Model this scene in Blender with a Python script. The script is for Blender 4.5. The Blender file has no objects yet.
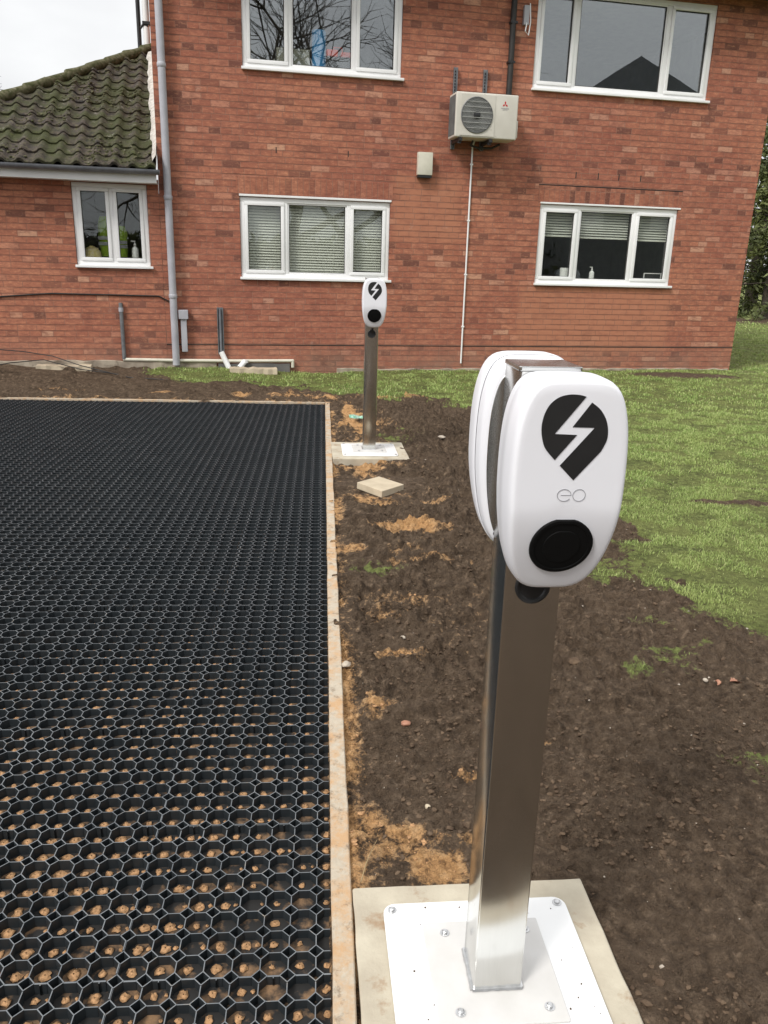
import bpy, bmesh, math, random
import numpy as np
from mathutils import Vector, Matrix

rng = np.random.default_rng(7)
random.seed(7)
S = bpy.context.scene
COL = S.collection
R = math.radians

# ------------------------------------------------------------------ camera
CAM_H, PITCH, ROLL, FPX = 1.45, R(17.27), R(1.58), 800.0
cp, sp = math.cos(PITCH), math.sin(PITCH)
cr_, sr_ = math.cos(ROLL), math.sin(ROLL)
RT = Vector((cr_, sr_*sp, sr_*cp)); FW = Vector((0, cp, -sp)); UPV = Vector((-sr_, cr_*sp, cr_*cp))
cam = bpy.data.cameras.new('camera'); camo = bpy.data.objects.new('camera', cam); COL.objects.link(camo)
cam.sensor_fit = 'VERTICAL'; cam.sensor_height = 36.0; cam.lens = 36.0*FPX/1024.0
cam.clip_start = 0.02; cam.clip_end = 3000
m3 = Matrix((RT, UPV, -FW)).transposed()
camo.matrix_world = Matrix.Translation((0, 0, CAM_H)) @ m3.to_4x4()
S.camera = camo

def ray(x, y): return FW + RT*((x-384)/FPX) - UPV*((y-512)/FPX)
def gnd(x, y, z=0.0):
    d = ray(x, y); t = (z-CAM_H)/d.z
    return Vector((0, 0, CAM_H)) + d*t

# ------------------------------------------------------------------ world, sun, exposure
S.view_settings.view_transform = 'Standard'; S.view_settings.look = 'None'
S.view_settings.gamma = 1.0; S.view_settings.use_curve_mapping = False
S.view_settings.exposure = 0.82
SUN_EL, SUN_AZ = R(46), R(222)      # azimuth the light comes from, clockwise from +Y
wd = bpy.data.worlds.new('World'); S.world = wd; wd.use_nodes = True
nt = wd.node_tree; bg = nt.nodes['Background']
sky = nt.nodes.new('ShaderNodeTexSky'); sky.sky_type = 'NISHITA'; sky.sun_disc = False
sky.sun_elevation = SUN_EL; sky.sun_rotation = SUN_AZ
hs = nt.nodes.new('ShaderNodeHueSaturation'); hs.inputs['Saturation'].default_value = 0.15
nt.links.new(sky.outputs[0], hs.inputs['Color'])
tc = nt.nodes.new('ShaderNodeTexCoord'); nz = nt.nodes.new('ShaderNodeTexNoise')
mp = nt.nodes.new('ShaderNodeMapping'); mp.inputs['Scale'].default_value = (1, 1, 2.6)
nt.links.new(tc.outputs['Generated'], mp.inputs[0]); nt.links.new(mp.outputs[0], nz.inputs['Vector'])
nz.inputs['Scale'].default_value = 2.2; nz.inputs['Detail'].default_value = 6
rp = nt.nodes.new('ShaderNodeValToRGB')
rp.color_ramp.elements[0].position = .32; rp.color_ramp.elements[0].color = (7.4, 7.5, 7.7, 1)
rp.color_ramp.elements[1].position = .62; rp.color_ramp.elements[1].color = (10.5, 10.6, 10.7, 1)
nt.links.new(nz.outputs['Fac'], rp.inputs[0])
mx = nt.nodes.new('ShaderNodeMixRGB'); mx.inputs[0].default_value = .82
nt.links.new(hs.outputs[0], mx.inputs[1]); nt.links.new(rp.outputs[0], mx.inputs[2])
# an overcast sky is about half as bright at the horizon as overhead
sxz = nt.nodes.new('ShaderNodeSeparateXYZ'); nt.links.new(tc.outputs['Generated'], sxz.inputs[0])
mr = nt.nodes.new('ShaderNodeMapRange'); nt.links.new(sxz.outputs['Z'], mr.inputs[0])
for k_, v_ in (('From Min', 0.0), ('From Max', .9), ('To Min', .56), ('To Max', 1.22)): mr.inputs[k_].default_value = v_
m2_ = nt.nodes.new('ShaderNodeMixRGB'); m2_.blend_type = 'MULTIPLY'; m2_.inputs[0].default_value = 1
nt.links.new(mx.outputs[0], m2_.inputs[1]); nt.links.new(mr.outputs[0], m2_.inputs[2])
nt.links.new(m2_.outputs[0], bg.inputs['Color']); bg.inputs['Strength'].default_value = 0.085
sl = bpy.data.lights.new('sun', 'SUN'); sl.energy = 1.5; sl.angle = R(14); sl.color = (1, .97, .93)
so = bpy.data.objects.new('sun', sl); COL.objects.link(so)
sd = Vector((math.sin(SUN_AZ)*math.cos(SUN_EL), math.cos(SUN_AZ)*math.cos(SUN_EL), math.sin(SUN_EL)))
so.rotation_euler = sd.to_track_quat('Z', 'Y').to_euler()

# ------------------------------------------------------------------ node helpers
def new_mat(name):
    m = bpy.data.materials.new(name); m.use_nodes = True
    return m, m.node_tree, m.node_tree.nodes['Principled BSDF']
def N(t, kind, **kw):
    n = t.nodes.new(kind)
    for k, v in kw.items():
        if k in n.inputs: n.inputs[k].default_value = v
        else: setattr(n, k, v)
    return n
def L(t, a, b): t.links.new(a, b)
def ramp(t, stops, src=None):
    n = t.nodes.new('ShaderNodeValToRGB'); cr = n.color_ramp
    while len(cr.elements) < len(stops): cr.elements.new(.5)
    for e, (p, c) in zip(cr.elements, stops):
        e.position = p; e.color = (c[0], c[1], c[2], 1) if hasattr(c, '__len__') else (c, c, c, 1)
    if src is not None: L(t, src, n.inputs[0])
    return n
def mix(t, fac, a, b, mode='MIX'):
    n = t.nodes.new('ShaderNodeMixRGB'); n.blend_type = mode
    for i, v in enumerate((fac, a, b)):
        if isinstance(v, (int, float)): n.inputs[i].default_value = v if i == 0 else (v, v, v, 1)
        elif isinstance(v, tuple): n.inputs[i].default_value = (*v, 1)
        else: L(t, v, n.inputs[i])
    return n.outputs[0]
def noise(t, co, scale, detail=4, rough=.55, dist=0):
    n = N(t, 'ShaderNodeTexNoise', Scale=scale, Detail=detail, Roughness=rough, Distortion=dist)
    L(t, co, n.inputs['Vector']); return n.outputs['Fac']
def objco(t): return t.nodes.new('ShaderNodeTexCoord').outputs['Object']
def bump(t, bs, h, strength=.5, dist=.005, prev=None):
    b = N(t, 'ShaderNodeBump', Strength=strength, Distance=dist); L(t, h, b.inputs['Height'])
    if prev is not None: L(t, prev, b.inputs['Normal'])
    L(t, b.outputs[0], bs.inputs['Normal']); return b.outputs[0]

def simple(name, c1, c2=None, rough=.5, metal=0, scale=8, dirt=None, bmp=0, bscale=60, spec=.5, r2=None, coat=0):
    m, t, b = new_mat(name); co = objco(t)
    c2 = c2 or tuple(x*.82 for x in c1)
    c = mix(t, ramp(t, [(.35, 0), (.65, 1)], noise(t, co, scale)).outputs[0], c1, c2)
    if dirt:
        f = ramp(t, [(dirt[1], 0), (min(1, dirt[1]+.12), 1)], noise(t, co, dirt[2], 8, .65)).outputs[0]
        c = mix(t, f, c, dirt[0])
    L(t, c, b.inputs['Base Color']); b.inputs['Roughness'].default_value = rough
    b.inputs['Metallic'].default_value = metal; b.inputs['Specular IOR Level'].default_value = spec
    b.inputs['Coat Weight'].default_value = coat
    if r2 is not None:
        rr = ramp(t, [(.3, rough), (.7, r2)], noise(t, co, scale*2.3, 6)); L(t, rr.outputs[0], b.inputs['Roughness'])
    if bmp: bump(t, b, noise(t, co, bscale, 6, .6), bmp, .004)
    return m

# ------------------------------------------------------------------ mesh helpers
class MB:
    def __init__(s): s.v = []; s.f = []; s.mi = []; s.m = 0
    def add(s, vs, fs, M=None):
        o = len(s.v)
        for p in vs: s.v.append(tuple(M @ Vector(p)) if M is not None else tuple(p))
        for f in fs: s.f.append(tuple(i+o for i in f)); s.mi.append(s.m)
        return s
    def box(s, x0, x1, y0, y1, z0, z1, M=None):
        vs = [(x0,y0,z0),(x1,y0,z0),(x1,y1,z0),(x0,y1,z0),(x0,y0,z1),(x1,y0,z1),(x1,y1,z1),(x0,y1,z1)]
        return s.add(vs, [(0,3,2,1),(4,5,6,7),(0,1,5,4),(1,2,6,5),(2,3,7,6),(3,0,4,7)], M)
    def tube(s, pts, rad, n=10, cap=True):
        pts = [Vector(p) for p in pts]; k = len(pts)
        rad = rad if hasattr(rad, '__len__') else [rad]*k
        o = len(s.v); up = None
        for i, p in enumerate(pts):
            d = (pts[min(i+1, k-1)]-pts[max(i-1, 0)]).normalized()
            if up is None: up = Vector((0, 0, 1)) if abs(d.z) < .9 else Vector((1, 0, 0))
            a = d.cross(up).normalized(); b = a.cross(d).normalized(); up = b
            for j in range(n):
                q = 2*math.pi*j/n; s.v.append(tuple(p + (a*math.cos(q)+b*math.sin(q))*rad[i]))
        for i in range(k-1):
            for j in range(n):
                s.f.append((o+i*n+j, o+i*n+(j+1)%n, o+(i+1)*n+(j+1)%n, o+(i+1)*n+j)); s.mi.append(s.m)
        if cap:
            s.f.append(tuple(o+j for j in range(n))[::-1]); s.mi.append(s.m)
            s.f.append(tuple(o+(k-1)*n+j for j in range(n))); s.mi.append(s.m)
        return s
    def lathe(s, prof, n=20, M=None):      # prof: list of (r, z)
        vs = []; fs = []
        for r, z in prof:
            for j in range(n):
                q = 2*math.pi*j/n; vs.append((r*math.cos(q), r*math.sin(q), z))
        for i in range(len(prof)-1):
            for j in range(n): fs.append((i*n+j, i*n+(j+1)%n, (i+1)*n+(j+1)%n, (i+1)*n+j))
        fs.append(tuple(range(n))[::-1]); fs.append(tuple((len(prof)-1)*n+j for j in range(n)))
        return s.add(vs, fs, M)
    def prism(s, poly, z0, z1, M=None):
        n = len(poly)
        vs = [(x, y, z0) for x, y in poly]+[(x, y, z1) for x, y in poly]
        fs = [tuple(range(n))[::-1], tuple(range(n, 2*n))]+[(i, (i+1) % n, n+(i+1) % n, n+i) for i in range(n)]
        return s.add(vs, fs, M)
    def build(s, name, mat, parent=None, smooth=False, bevel=0, seg=2, angle=40):
        me = bpy.data.meshes.new(name); me.from_pydata(s.v, [], s.f)
        mats = mat if isinstance(mat, (list, tuple)) else [mat]
        for m in mats: me.materials.append(m)
        if len(mats) > 1: me.polygons.foreach_set('material_index', s.mi)
        return finish(name, me, parent, smooth, bevel, seg, angle)
def finish(name, me, parent=None, smooth=False, bevel=0, seg=2, angle=40):
    bm = bmesh.new(); bm.from_mesh(me)
    bmesh.ops.recalc_face_normals(bm, faces=bm.faces)
    if bevel:
        es = [e for e in bm.edges if len(e.link_faces) == 2 and e.calc_face_angle(0) > R(angle)]
        bmesh.ops.bevel(bm, geom=es, offset=bevel, segments=seg, affect='EDGES', clamp_overlap=True, profile=.6)
    bm.to_mesh(me); bm.free()
    if smooth:
        me.polygons.foreach_set('use_smooth', [True]*len(me.polygons))
        try: me.set_sharp_from_angle(angle=R(angle))
        except Exception: pass
    o = bpy.data.objects.new(name, me); COL.objects.link(o)
    if parent is not None: o.parent = parent
    return o
def rawmesh(name, v, f, mats, mi=None, smooth=False, attrs=None):
    """fast numpy mesh: v (n,3), f (m,k)"""
    v = np.asarray(v, np.float32); f = np.asarray(f, np.int32); k = f.shape[1]
    me = bpy.data.meshes.new(name)
    me.vertices.add(len(v)); me.vertices.foreach_set('co', v.ravel())
    me.loops.add(f.size); me.loops.foreach_set('vertex_index', f.ravel())
    me.polygons.add(len(f)); me.polygons.foreach_set('loop_start', np.arange(0, f.size, k, dtype=np.int32))
    try: me.polygons.foreach_set('loop_total', np.full(len(f), k, np.int32))
    except Exception: pass
    for m in (mats if isinstance(mats, (list, tuple)) else [mats]): me.materials.append(m)
    if mi is not None: me.polygons.foreach_set('material_index', np.asarray(mi, np.int32))
    me.polygons.foreach_set('use_smooth', np.full(len(f), bool(smooth)))
    for an, arr in (attrs or {}).items():
        a = me.attributes.new(an, 'FLOAT_COLOR', 'POINT')
        c = np.ones((len(v), 4), np.float32); c[:, :arr.shape[1]] = arr; a.data.foreach_set('color', c.ravel())
    me.update(); me.validate()
    o = bpy.data.objects.new(name, me); COL.objects.link(o); return o
def tag(o, label=None, cat=None, group=None, kind=None):
    if label: o['label'] = label
    if cat: o['category'] = cat
    if group: o['group'] = group
    if kind: o['kind'] = kind
    return o
def thing(name, label, cat, loc=(0, 0, 0), rz=0, group=None):
    o = bpy.data.objects.new(name, None); COL.objects.link(o); o.location = loc; o.rotation_euler = (0, 0, rz)
    o.empty_display_size = .1
    return tag(o, label, cat, group)

# ------------------------------------------------------------------ numpy noise
def _h(ix, iy, seed):
    n = (ix.astype(np.int64)*374761393 + iy.astype(np.int64)*668265263 + seed*1442695041) & 0xffffffff
    n = ((n ^ (n >> 13))*1274126177) & 0xffffffff
    return ((n ^ (n >> 16)) & 0xffff)/65535.0
def vn(x, y, seed=0):
    ix = np.floor(x); iy = np.floor(y); fx = x-ix; fy = y-iy
    fx = fx*fx*(3-2*fx); fy = fy*fy*(3-2*fy)
    a = _h(ix, iy, seed); b = _h(ix+1, iy, seed); c = _h(ix, iy+1, seed); d = _h(ix+1, iy+1, seed)
    return (a*(1-fx)+b*fx)*(1-fy)+(c*(1-fx)+d*fx)*fy
def fbm(x, y, sc, oct=4, seed=0, gain=.5):
    s = 0; a = 1; t = 0
    for i in range(oct):
        s = s+a*vn(x*sc+i*17.3, y*sc+i*9.1, seed+i); t += a; a *= gain; sc *= 2.03
    return s/t
def inpoly(px, py, poly):
    r = np.zeros(px.shape, bool); n = len(poly)
    for i in range(n):
        x0, y0 = poly[i]; x1, y1 = poly[(i+1) % n]
        c = ((y0 > py) != (y1 > py)) & (px < (x1-x0)*(py-y0)/(y1-y0+1e-12)+x0); r ^= c
    return r
def pdist(px, py, pts, closed=True):
    d = np.full(px.shape, 1e9); n = len(pts)
    for i in range(n if closed else n-1):
        x0, y0 = pts[i]; x1, y1 = pts[(i+1) % n]; dx, dy = x1-x0, y1-y0
        t = np.clip(((px-x0)*dx+(py-y0)*dy)/(dx*dx+dy*dy+1e-12), 0, 1)
        d = np.minimum(d, np.hypot(px-x0-t*dx, py-y0-t*dy))
    return d
def sdist(px, py, poly):
    d = pdist(px, py, poly); return np.where(inpoly(px, py, poly), d, -d)

# ================================================================== frames of reference
WYAW = R(12.5); W0 = Vector((0.17, 11.33, 0))
ws = Vector((math.cos(WYAW), math.sin(WYAW), 0)); wn = Vector((-ws.y, ws.x, 0))
def hp(s, o, z): return W0 + ws*s + wn*o + Vector((0, 0, z))
GYAW = R(4.6); g1 = np.array([math.cos(GYAW), math.sin(GYAW)]); g2 = np.array([-g1[1], g1[0]])
GC = np.array([-0.666, 8.547])                                   # far right corner of the grid
PYAW = R(5.5); e1 = Vector((math.cos(PYAW), math.sin(PYAW), 0)); e2 = Vector((-e1.y, e1.x, 0))
NP = Vector((0.256, 1.340, 0)); fb = gnd(371.2, 451.3, .022); FP = Vector((fb.x-.016, fb.y, .022)) + e2*.05

# ================================================================== materials
def soil_mat():
    m, t, b = new_mat('soil_grass_ground'); co = objco(t)
    at = N(t, 'ShaderNodeAttribute', attribute_name='mask'); sep = N(t, 'ShaderNodeSeparateColor'); L(t, at.outputs['Color'], sep.inputs[0])
    n1 = noise(t, co, 3.2, 6, .6); n2 = noise(t, co, 26, 8, .7); n3 = noise(t, co, 110, 5, .7)
    soil = ramp(t, [(.30, (.032, .020, .012)), (.44, (.088, .058, .036)), (.56, (.140, .097, .063)), (.70, (.30, .215, .145))], n2).outputs[0]
    soil = mix(t, ramp(t, [(.35, 0), (.7, .55)], n1).outputs[0], soil, (.165, .115, .076))
    # small pale grit
    vo = N(t, 'ShaderNodeTexVoronoi', Scale=75); L(t, co, vo.inputs['Vector'])
    grit = ramp(t, [(.05, 1), (.09, 0)], vo.outputs['Distance']).outputs[0]
    gr = mix(t, 1.0, grit, ramp(t, [(.58, 0), (.64, 1)], noise(t, co, 34, 3)).outputs[0], 'MULTIPLY')
    soil = mix(t, gr, soil, (.32, .27, .20))
    sand = ramp(t, [(.3, (.34, .18, .08)), (.5, (.66, .37, .16)), (.75, (.80, .53, .29))], n2).outputs[0]
    sf = N(t, 'ShaderNodeMath', operation='ADD'); L(t, sep.outputs['Green'], sf.inputs[0])
    mm = N(t, 'ShaderNodeMath', operation='MULTIPLY_ADD'); L(t, n2, mm.inputs[0]); mm.inputs[1].default_value = 2.0; mm.inputs[2].default_value = -1.0
    m4 = N(t, 'ShaderNodeMath', operation='MULTIPLY_ADD'); L(t, n3, m4.inputs[0]); m4.inputs[1].default_value = .9; m4.inputs[2].default_value = -.45
    L(t, mm.outputs[0], sf.inputs[1])
    s2 = N(t, 'ShaderNodeMath', operation='ADD'); L(t, sf.outputs[0], s2.inputs[0]); L(t, m4.outputs[0], s2.inputs[1])
    c = mix(t, ramp(t, [(.36, 0), (.72, 1)], s2.outputs[0]).outputs[0], soil, sand)
    grass = ramp(t, [(.3, (.045, .042, .018)), (.48, (.13, .15, .044)), (.66, (.25, .29, .09))], n2).outputs[0]
    grass = mix(t, ramp(t, [(.4, 0), (.7, .6)], n1).outputs[0], grass, (.27, .29, .09))
    g5 = N(t, 'ShaderNodeMath', operation='ADD'); L(t, sep.outputs['Red'], g5.inputs[0]); L(t, mm.outputs[0], g5.inputs[1])
    c = mix(t, ramp(t, [(.40, 0), (.6, 1)], g5.outputs[0]).outputs[0], c, grass)
    L(t, c, b.inputs['Base Color']); b.inputs['Roughness'].default_value = .92; b.inputs['Specular IOR Level'].default_value = .25
    p = bump(t, b, n2, 1, .05); p = bump(t, b, noise(t, co, 58, 4, .6), 1, .022, p); bump(t, b, n3, 1, .012, p)
    return m
M_ground = soil_mat()

def brick_mat(name, bw=.225, bh=.075, off=.5, hue=0, light=1.0):
    m, t, b = new_mat(name); co = objco(t)
    sx = N(t, 'ShaderNodeSeparateXYZ'); L(t, co, sx.inputs[0]); cx = N(t, 'ShaderNodeCombineXYZ')
    xy = N(t, 'ShaderNodeMath', operation='ADD'); L(t, sx.outputs['X'], xy.inputs[0]); L(t, sx.outputs['Y'], xy.inputs[1])
    L(t, xy.outputs[0], cx.inputs['X']); L(t, sx.outputs['Z'], cx.inputs['Y'])
    # slight waviness so that courses are not ruler straight
    wv = N(t, 'ShaderNodeTexNoise', Scale=9, Detail=3); L(t, co, wv.inputs['Vector'])
    ad = N(t, 'ShaderNodeVectorMath', operation='MULTIPLY_ADD'); L(t, wv.outputs['Color'], ad.inputs[0]); ad.inputs[1].default_value = (.012, .009, 0); L(t, cx.outputs[0], ad.inputs[2])
    def bt(ms, sm):
        n = N(t, 'ShaderNodeTexBrick', Scale=1.0, offset=off, squash=(.62 if off else 1.0), squash_frequency=3)
        n.inputs['Brick Width'].default_value = bw; n.inputs['Row Height'].default_value = bh
        n.inputs['Mortar Size'].default_value = ms; n.inputs['Mortar Smooth'].default_value = sm
        n.inputs['Color1'].default_value = (0, 0, 0, 1); n.inputs['Color2'].default_value = (1, 1, 1, 1); n.inputs['Mortar'].default_value = (.5, .5, .5, 1)
        L(t, ad.outputs[0], n.inputs['Vector']); return n
    k = bt(.0045, .5)
    n1 = noise(t, co, .55, 3); n2 = noise(t, co, 14, 6, .65); n3 = noise(t, co, 90, 5, .7)
    body = ramp(t, [(0, (.15, .065, .05)), (.06, (.21, .088, .064)), (.10, (.34, .126, .082)), (.5, (.385, .148, .095)), (.88, (.42, .172, .110)), (.95, (.47, .215, .145)), (1, (.52, .29, .20))], k.outputs['Color']).outputs[0]
    st = N(t, 'ShaderNodeMapping'); st.inputs['Scale'].default_value = (1, 1, 2.6); L(t, co, st.inputs[0])
    m1 = noise(t, st.outputs[0], 13, 8, .78); m2 = noise(t, st.outputs[0], 5.5, 5, .65)
    body = mix(t, ramp(t, [(.36, .8), (.50, 0)], m1).outputs[0], body, (.22, .090, .066))
    body = mix(t, ramp(t, [(.52, 0), (.68, .9)], m1).outputs[0], body, (.58, .27, .16))
    body = mix(t, ramp(t, [(.36, .6), (.50, 0)], m2).outputs[0], body, (.24, .098, .070))
    body = mix(t, ramp(t, [(.56, 0), (.72, .55)], m2).outputs[0], body, (.46, .205, .125))
    tn = mix(t, ramp(t, [(.36, 0), (.62, .8)], n1).outputs[0], (.93, .88, .90), (1.14, 1.18, 1.10))
    body = mix(t, 1.0, body, tn, 'MULTIPLY')
    def inbox(x0, x1, z0, z1):      # an area of newer, more orange bricks
        def edge(src, e, sg):
            n = N(t, 'ShaderNodeMath', operation='MULTIPLY_ADD'); L(t, src, n.inputs[0]); n.inputs[1].default_value = sg*9; n.inputs[2].default_value = -sg*9*e+.5; n.use_clamp = True; return n.outputs[0]
        r = edge(sx.outputs['X'], x0, 1)
        for e_ in (edge(sx.outputs['X'], x1, -1), edge(sx.outputs['Z'], z0, 1), edge(sx.outputs['Z'], z1, -1)):
            n = N(t, 'ShaderNodeMath', operation='MULTIPLY'); L(t, r, n.inputs[0]); L(t, e_, n.inputs[1]); r = n.outputs[0]
        return r
    nb = N(t, 'ShaderNodeMath', operation='MAXIMUM'); L(t, inbox(1.7, 4.05, .28, 1.2), nb.inputs[0]); L(t, inbox(-.16, .75, 1.75, 2.55), nb.inputs[1])
    nf = mix(t, 1.0, nb.outputs[0], ramp(t, [(.3, .35), (.6, 1)], m2).outputs[0], 'MULTIPLY')
    body = mix(t, nf, body, mix(t, m1, (.50, .23, .135), (.40, .155, .095)))
    body = mix(t, ramp(t, [(.62, 0), (.74, .5)], noise(t, co, 4.5, 7, .7)).outputs[0], body, (.50, .36, .28))    # lime bloom
    body = mix(t, ramp(t, [(.58, 0), (.75, .65)], noise(t, co, 2.3, 7, .7)).outputs[0], body, (.17, .085, .065))    # soot
    mort = mix(t, n1, (.46, .27, .20), (.24, .11, .075))
    c = mix(t, mix(t, 1.0, k.outputs['Fac'], ramp(t, [(.35, .45), (.65, 1)], m2).outputs[0], 'MULTIPLY'), body, mort)
    # weathered bed joints read darker than the upright ones
    if off:
        sy = N(t, 'ShaderNodeSeparateXYZ'); L(t, ad.outputs[0], sy.inputs[0])
        fz = N(t, 'ShaderNodeMath', operation='DIVIDE'); L(t, sy.outputs['Y'], fz.inputs[0]); fz.inputs[1].default_value = bh
        fr_ = N(t, 'ShaderNodeMath', operation='PINGPONG'); L(t, fz.outputs[0], fr_.inputs[0]); fr_.inputs[1].default_value = .5
        bl = ramp(t, [(.0, 1), (.10, .8), (.17, 0)], fr_.outputs[0]).outputs[0]
        c = mix(t, mix(t, 1.0, bl, ramp(t, [(.35, .1), (.62, .6)], noise(t, co, 3.1, 4)).outputs[0], 'MULTIPLY'), c, (.15, .065, .048))
    zz = N(t, 'ShaderNodeMapRange'); L(t, sx.outputs['Z'], zz.inputs[0]); zz.inputs['From Min'].default_value = .02; zz.inputs['From Max'].default_value = .5
    zz.inputs['To Min'].default_value = 1; zz.inputs['To Max'].default_value = 0
    sp_ = N(t, 'ShaderNodeMath', operation='MULTIPLY'); L(t, zz.outputs[0], sp_.inputs[0]); L(t, ramp(t, [(.35, .1), (.7, .75)], noise(t, co, 3, 6, .7)).outputs[0], sp_.inputs[1])
    c = mix(t, sp_.outputs[0], c, (.30, .19, .14))     # splashed mud and dust near the ground
    if light != 1: c = mix(t, 1.0, c, (light, light, light), 'MULTIPLY')
    L(t, c, b.inputs['Base Color']); b.inputs['Roughness'].default_value = .88; b.inputs['Specular IOR Level'].default_value = .2
    inv = ramp(t, [(0, 1), (1, 0)], k.outputs['Fac']).outputs[0]
    p = bump(t, b, inv, .8, .008); bump(t, b, n3, .5, .004, p)
    return m
M_brick = brick_mat('brick'); M_soldier = brick_mat('soldier_brick', .075, .225, 0, light=.93)
M_upvc = simple('white_upvc', (.86, .86, .85), (.81, .81, .80), .32, scale=3, dirt=((.55, .53, .48), .70, 9))
M_grey_pvc = simple('grey_pvc', (.44, .44, .47), (.36, .36, .39), .42, scale=5, dirt=((.22, .21, .2), .66, 12))
M_gutter = simple('gutter_grey', (.20, .21, .23), (.13, .135, .15), .4, scale=6)
M_black = simple('black_plastic', (.012, .012, .013), (.02, .02, .02), .38)
M_socket = simple('socket_black', (.004, .004, .004), None, .7, spec=.15)
M_black_rub = simple('black_cable', (.012, .011, .010), (.03, .026, .022), .6)
M_galv = simple('galvanised', (.27, .28, .29), (.17, .18, .19), .5, .6, scale=14)
M_white_metal = simple('white_powder_coat', (.83, .83, .82), (.79, .79, .78), .35, scale=6, dirt=((.5, .42, .32), .70, 14))
M_charger = simple('charger_white', (.80, .80, .83), (.79, .79, .82), .38, scale=2)
M_charger_edge = simple('seam_grey', (.22, .25, .36), (.2, .22, .3), .5)
M_concrete = simple('concrete', (.50, .45, .35), (.40, .35, .27), .85, scale=9, dirt=((.30, .20, .12), .58, 10), bmp=.5, bscale=90, spec=.2)
M_conc_old = simple('old_concrete', (.42, .36, .28), (.22, .18, .14), .9, scale=5, dirt=((.14, .11, .08), .56, 7), bmp=.8, bscale=30, spec=.2)
M_slabstone = simple('paving_stone', (.52, .44, .32), (.43, .36, .26), .85, scale=8, dirt=((.2, .13, .08), .66, 20), bmp=.4, bscale=80, spec=.2)
M_plate = simple('dull_plate', (.60, .585, .565), (.54, .525, .50), .5, scale=10, dirt=((.35, .25, .16), .70, 24))
M_bolt = simple('zinc_bolt', (.62, .62, .62), (.48, .48, .48), .3, .9, scale=60)
M_ac = simple('ac_cream', (.63, .60, .53), (.57, .54, .47), .45, scale=5, dirt=((.33, .30, .25), .66, 8))
M_ac_dark = simple('ac_grille', (.16, .165, .16), (.11, .11, .11), .5)
M_red = simple('red_mark', (.60, .02, .025), None, .5)
M_dark_metal = simple('dark_metal', (.05, .05, .052), (.03, .03, .03), .5, .5)
M_cream = simple('cream_plastic', (.68, .65, .54), (.60, .57, .47), .45, dirt=((.3, .3, .2), .68, 18))
M_room = simple('room_plaster', (.33, .36, .32), (.28, .31, .28), .9)
M_roomf = simple('room_carpet', (.09, .10, .10), (.04, .04, .045), .95)
M_blind = simple('blind_slat', (.72, .73, .66), (.66, .67, .60), .5, scale=2)
M_grey_ink = simple('grey_ink', (.30, .30, .32), None, .4)
M_blue = simple('blue_plastic', (.05, .32, .70), (.06, .38, .78), .5, scale=12)
M_redp = simple('red_plastic', (.85, .08, .04), None, .5)
M_file = simple('cream_card', (.50, .50, .42), (.42, .42, .35), .8)
M_hivis = simple('hi_vis_yellow', (.42, .62, .05), (.33, .50, .04), .8, scale=14)
M_yel = simple('pale_yellow', (.62, .50, .16), (.7, .6, .4), .7, scale=30)
M_bark = simple('bark', (.085, .068, .050), (.05, .04, .03), .9, scale=6, bmp=.6, bscale=25)
M_slate = simple('slate', (.16, .165, .18), (.12, .125, .135), .7, scale=4)
M_twig = simple('dry_straw', (.34, .24, .12), (.25, .17, .08), .8)
M_leafd = simple('dead_leaf', (.28, .12, .07), (.42, .22, .14), .7, scale=40)
M_foam = simple('litter_plastic', (.55, .68, .62), (.12, .38, .24), .4, scale=30)
M_stone = simple('pale_stone', (.46, .40, .32), (.30, .25, .20), .85, scale=30)
M_clod = simple('soil_clod', (.062, .040, .026), (.14, .096, .062), .95, scale=25, bmp=.9, bscale=120, spec=.2)

def steel_mat():
    m, t, b = new_mat('brushed_steel'); co = objco(t)
    mp = N(t, 'ShaderNodeMapping'); mp.inputs['Scale'].default_value = (1, 1, .02); L(t, co, mp.inputs[0])
    n = noise(t, mp.outputs[0], 900, 3, .6); n2 = noise(t, co, 6, 5, .6)
    L(t, mix(t, n, (.60, .60, .58), (.71, .71, .69)), b.inputs['Base Color'])
    b.inputs['Metallic'].default_value = 1
    L(t, ramp(t, [(.2, .14), (.8, .24)], n2).outputs[0], b.inputs['Roughness'])
    b.inputs['Anisotropic'].default_value = .4
    return m
M_steel = steel_mat()

def plastic_grid_mats():
    m, t, b = new_mat('black_grid_wall'); co = objco(t)
    L(t, mix(t, noise(t, co, 30, 4), (.013, .017, .020), (.028, .033, .036)), b.inputs['Base Color'])
    b.inputs['Roughness'].default_value = .42; b.inputs['Specular IOR Level'].default_value = .35
    m2, t, b = new_mat('grid_rim_sky_sheen'); co = objco(t)
    c = mix(t, ramp(t, [(.35, 0), (.65, 1)], noise(t, co, 5, 5)).outputs[0], (.095, .105, .115), (.17, .18, .188))  # paler grey paints sky sheen into the rim tops, along with dust and wear
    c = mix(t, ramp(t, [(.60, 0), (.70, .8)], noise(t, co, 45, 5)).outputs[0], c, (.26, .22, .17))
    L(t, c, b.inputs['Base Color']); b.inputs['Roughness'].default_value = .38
    m3, t, b = new_mat('grid_floor'); co = objco(t)
    c = mix(t, ramp(t, [(.50, 0), (.68, 1)], noise(t, co, 22, 5, .6)).outputs[0], (.014, .013, .012), (.24, .14, .07))
    L(t, c, b.inputs['Base Color']); b.inputs['Roughness'].default_value = .85
    return m, m2, m3
M_gw, M_gr, M_gf = plastic_grid_mats()
M_sand = simple('orange_sand', (.52, .30, .15), (.26, .15, .075), .95, scale=140, bmp=.5, bscale=300, spec=.2)

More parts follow.
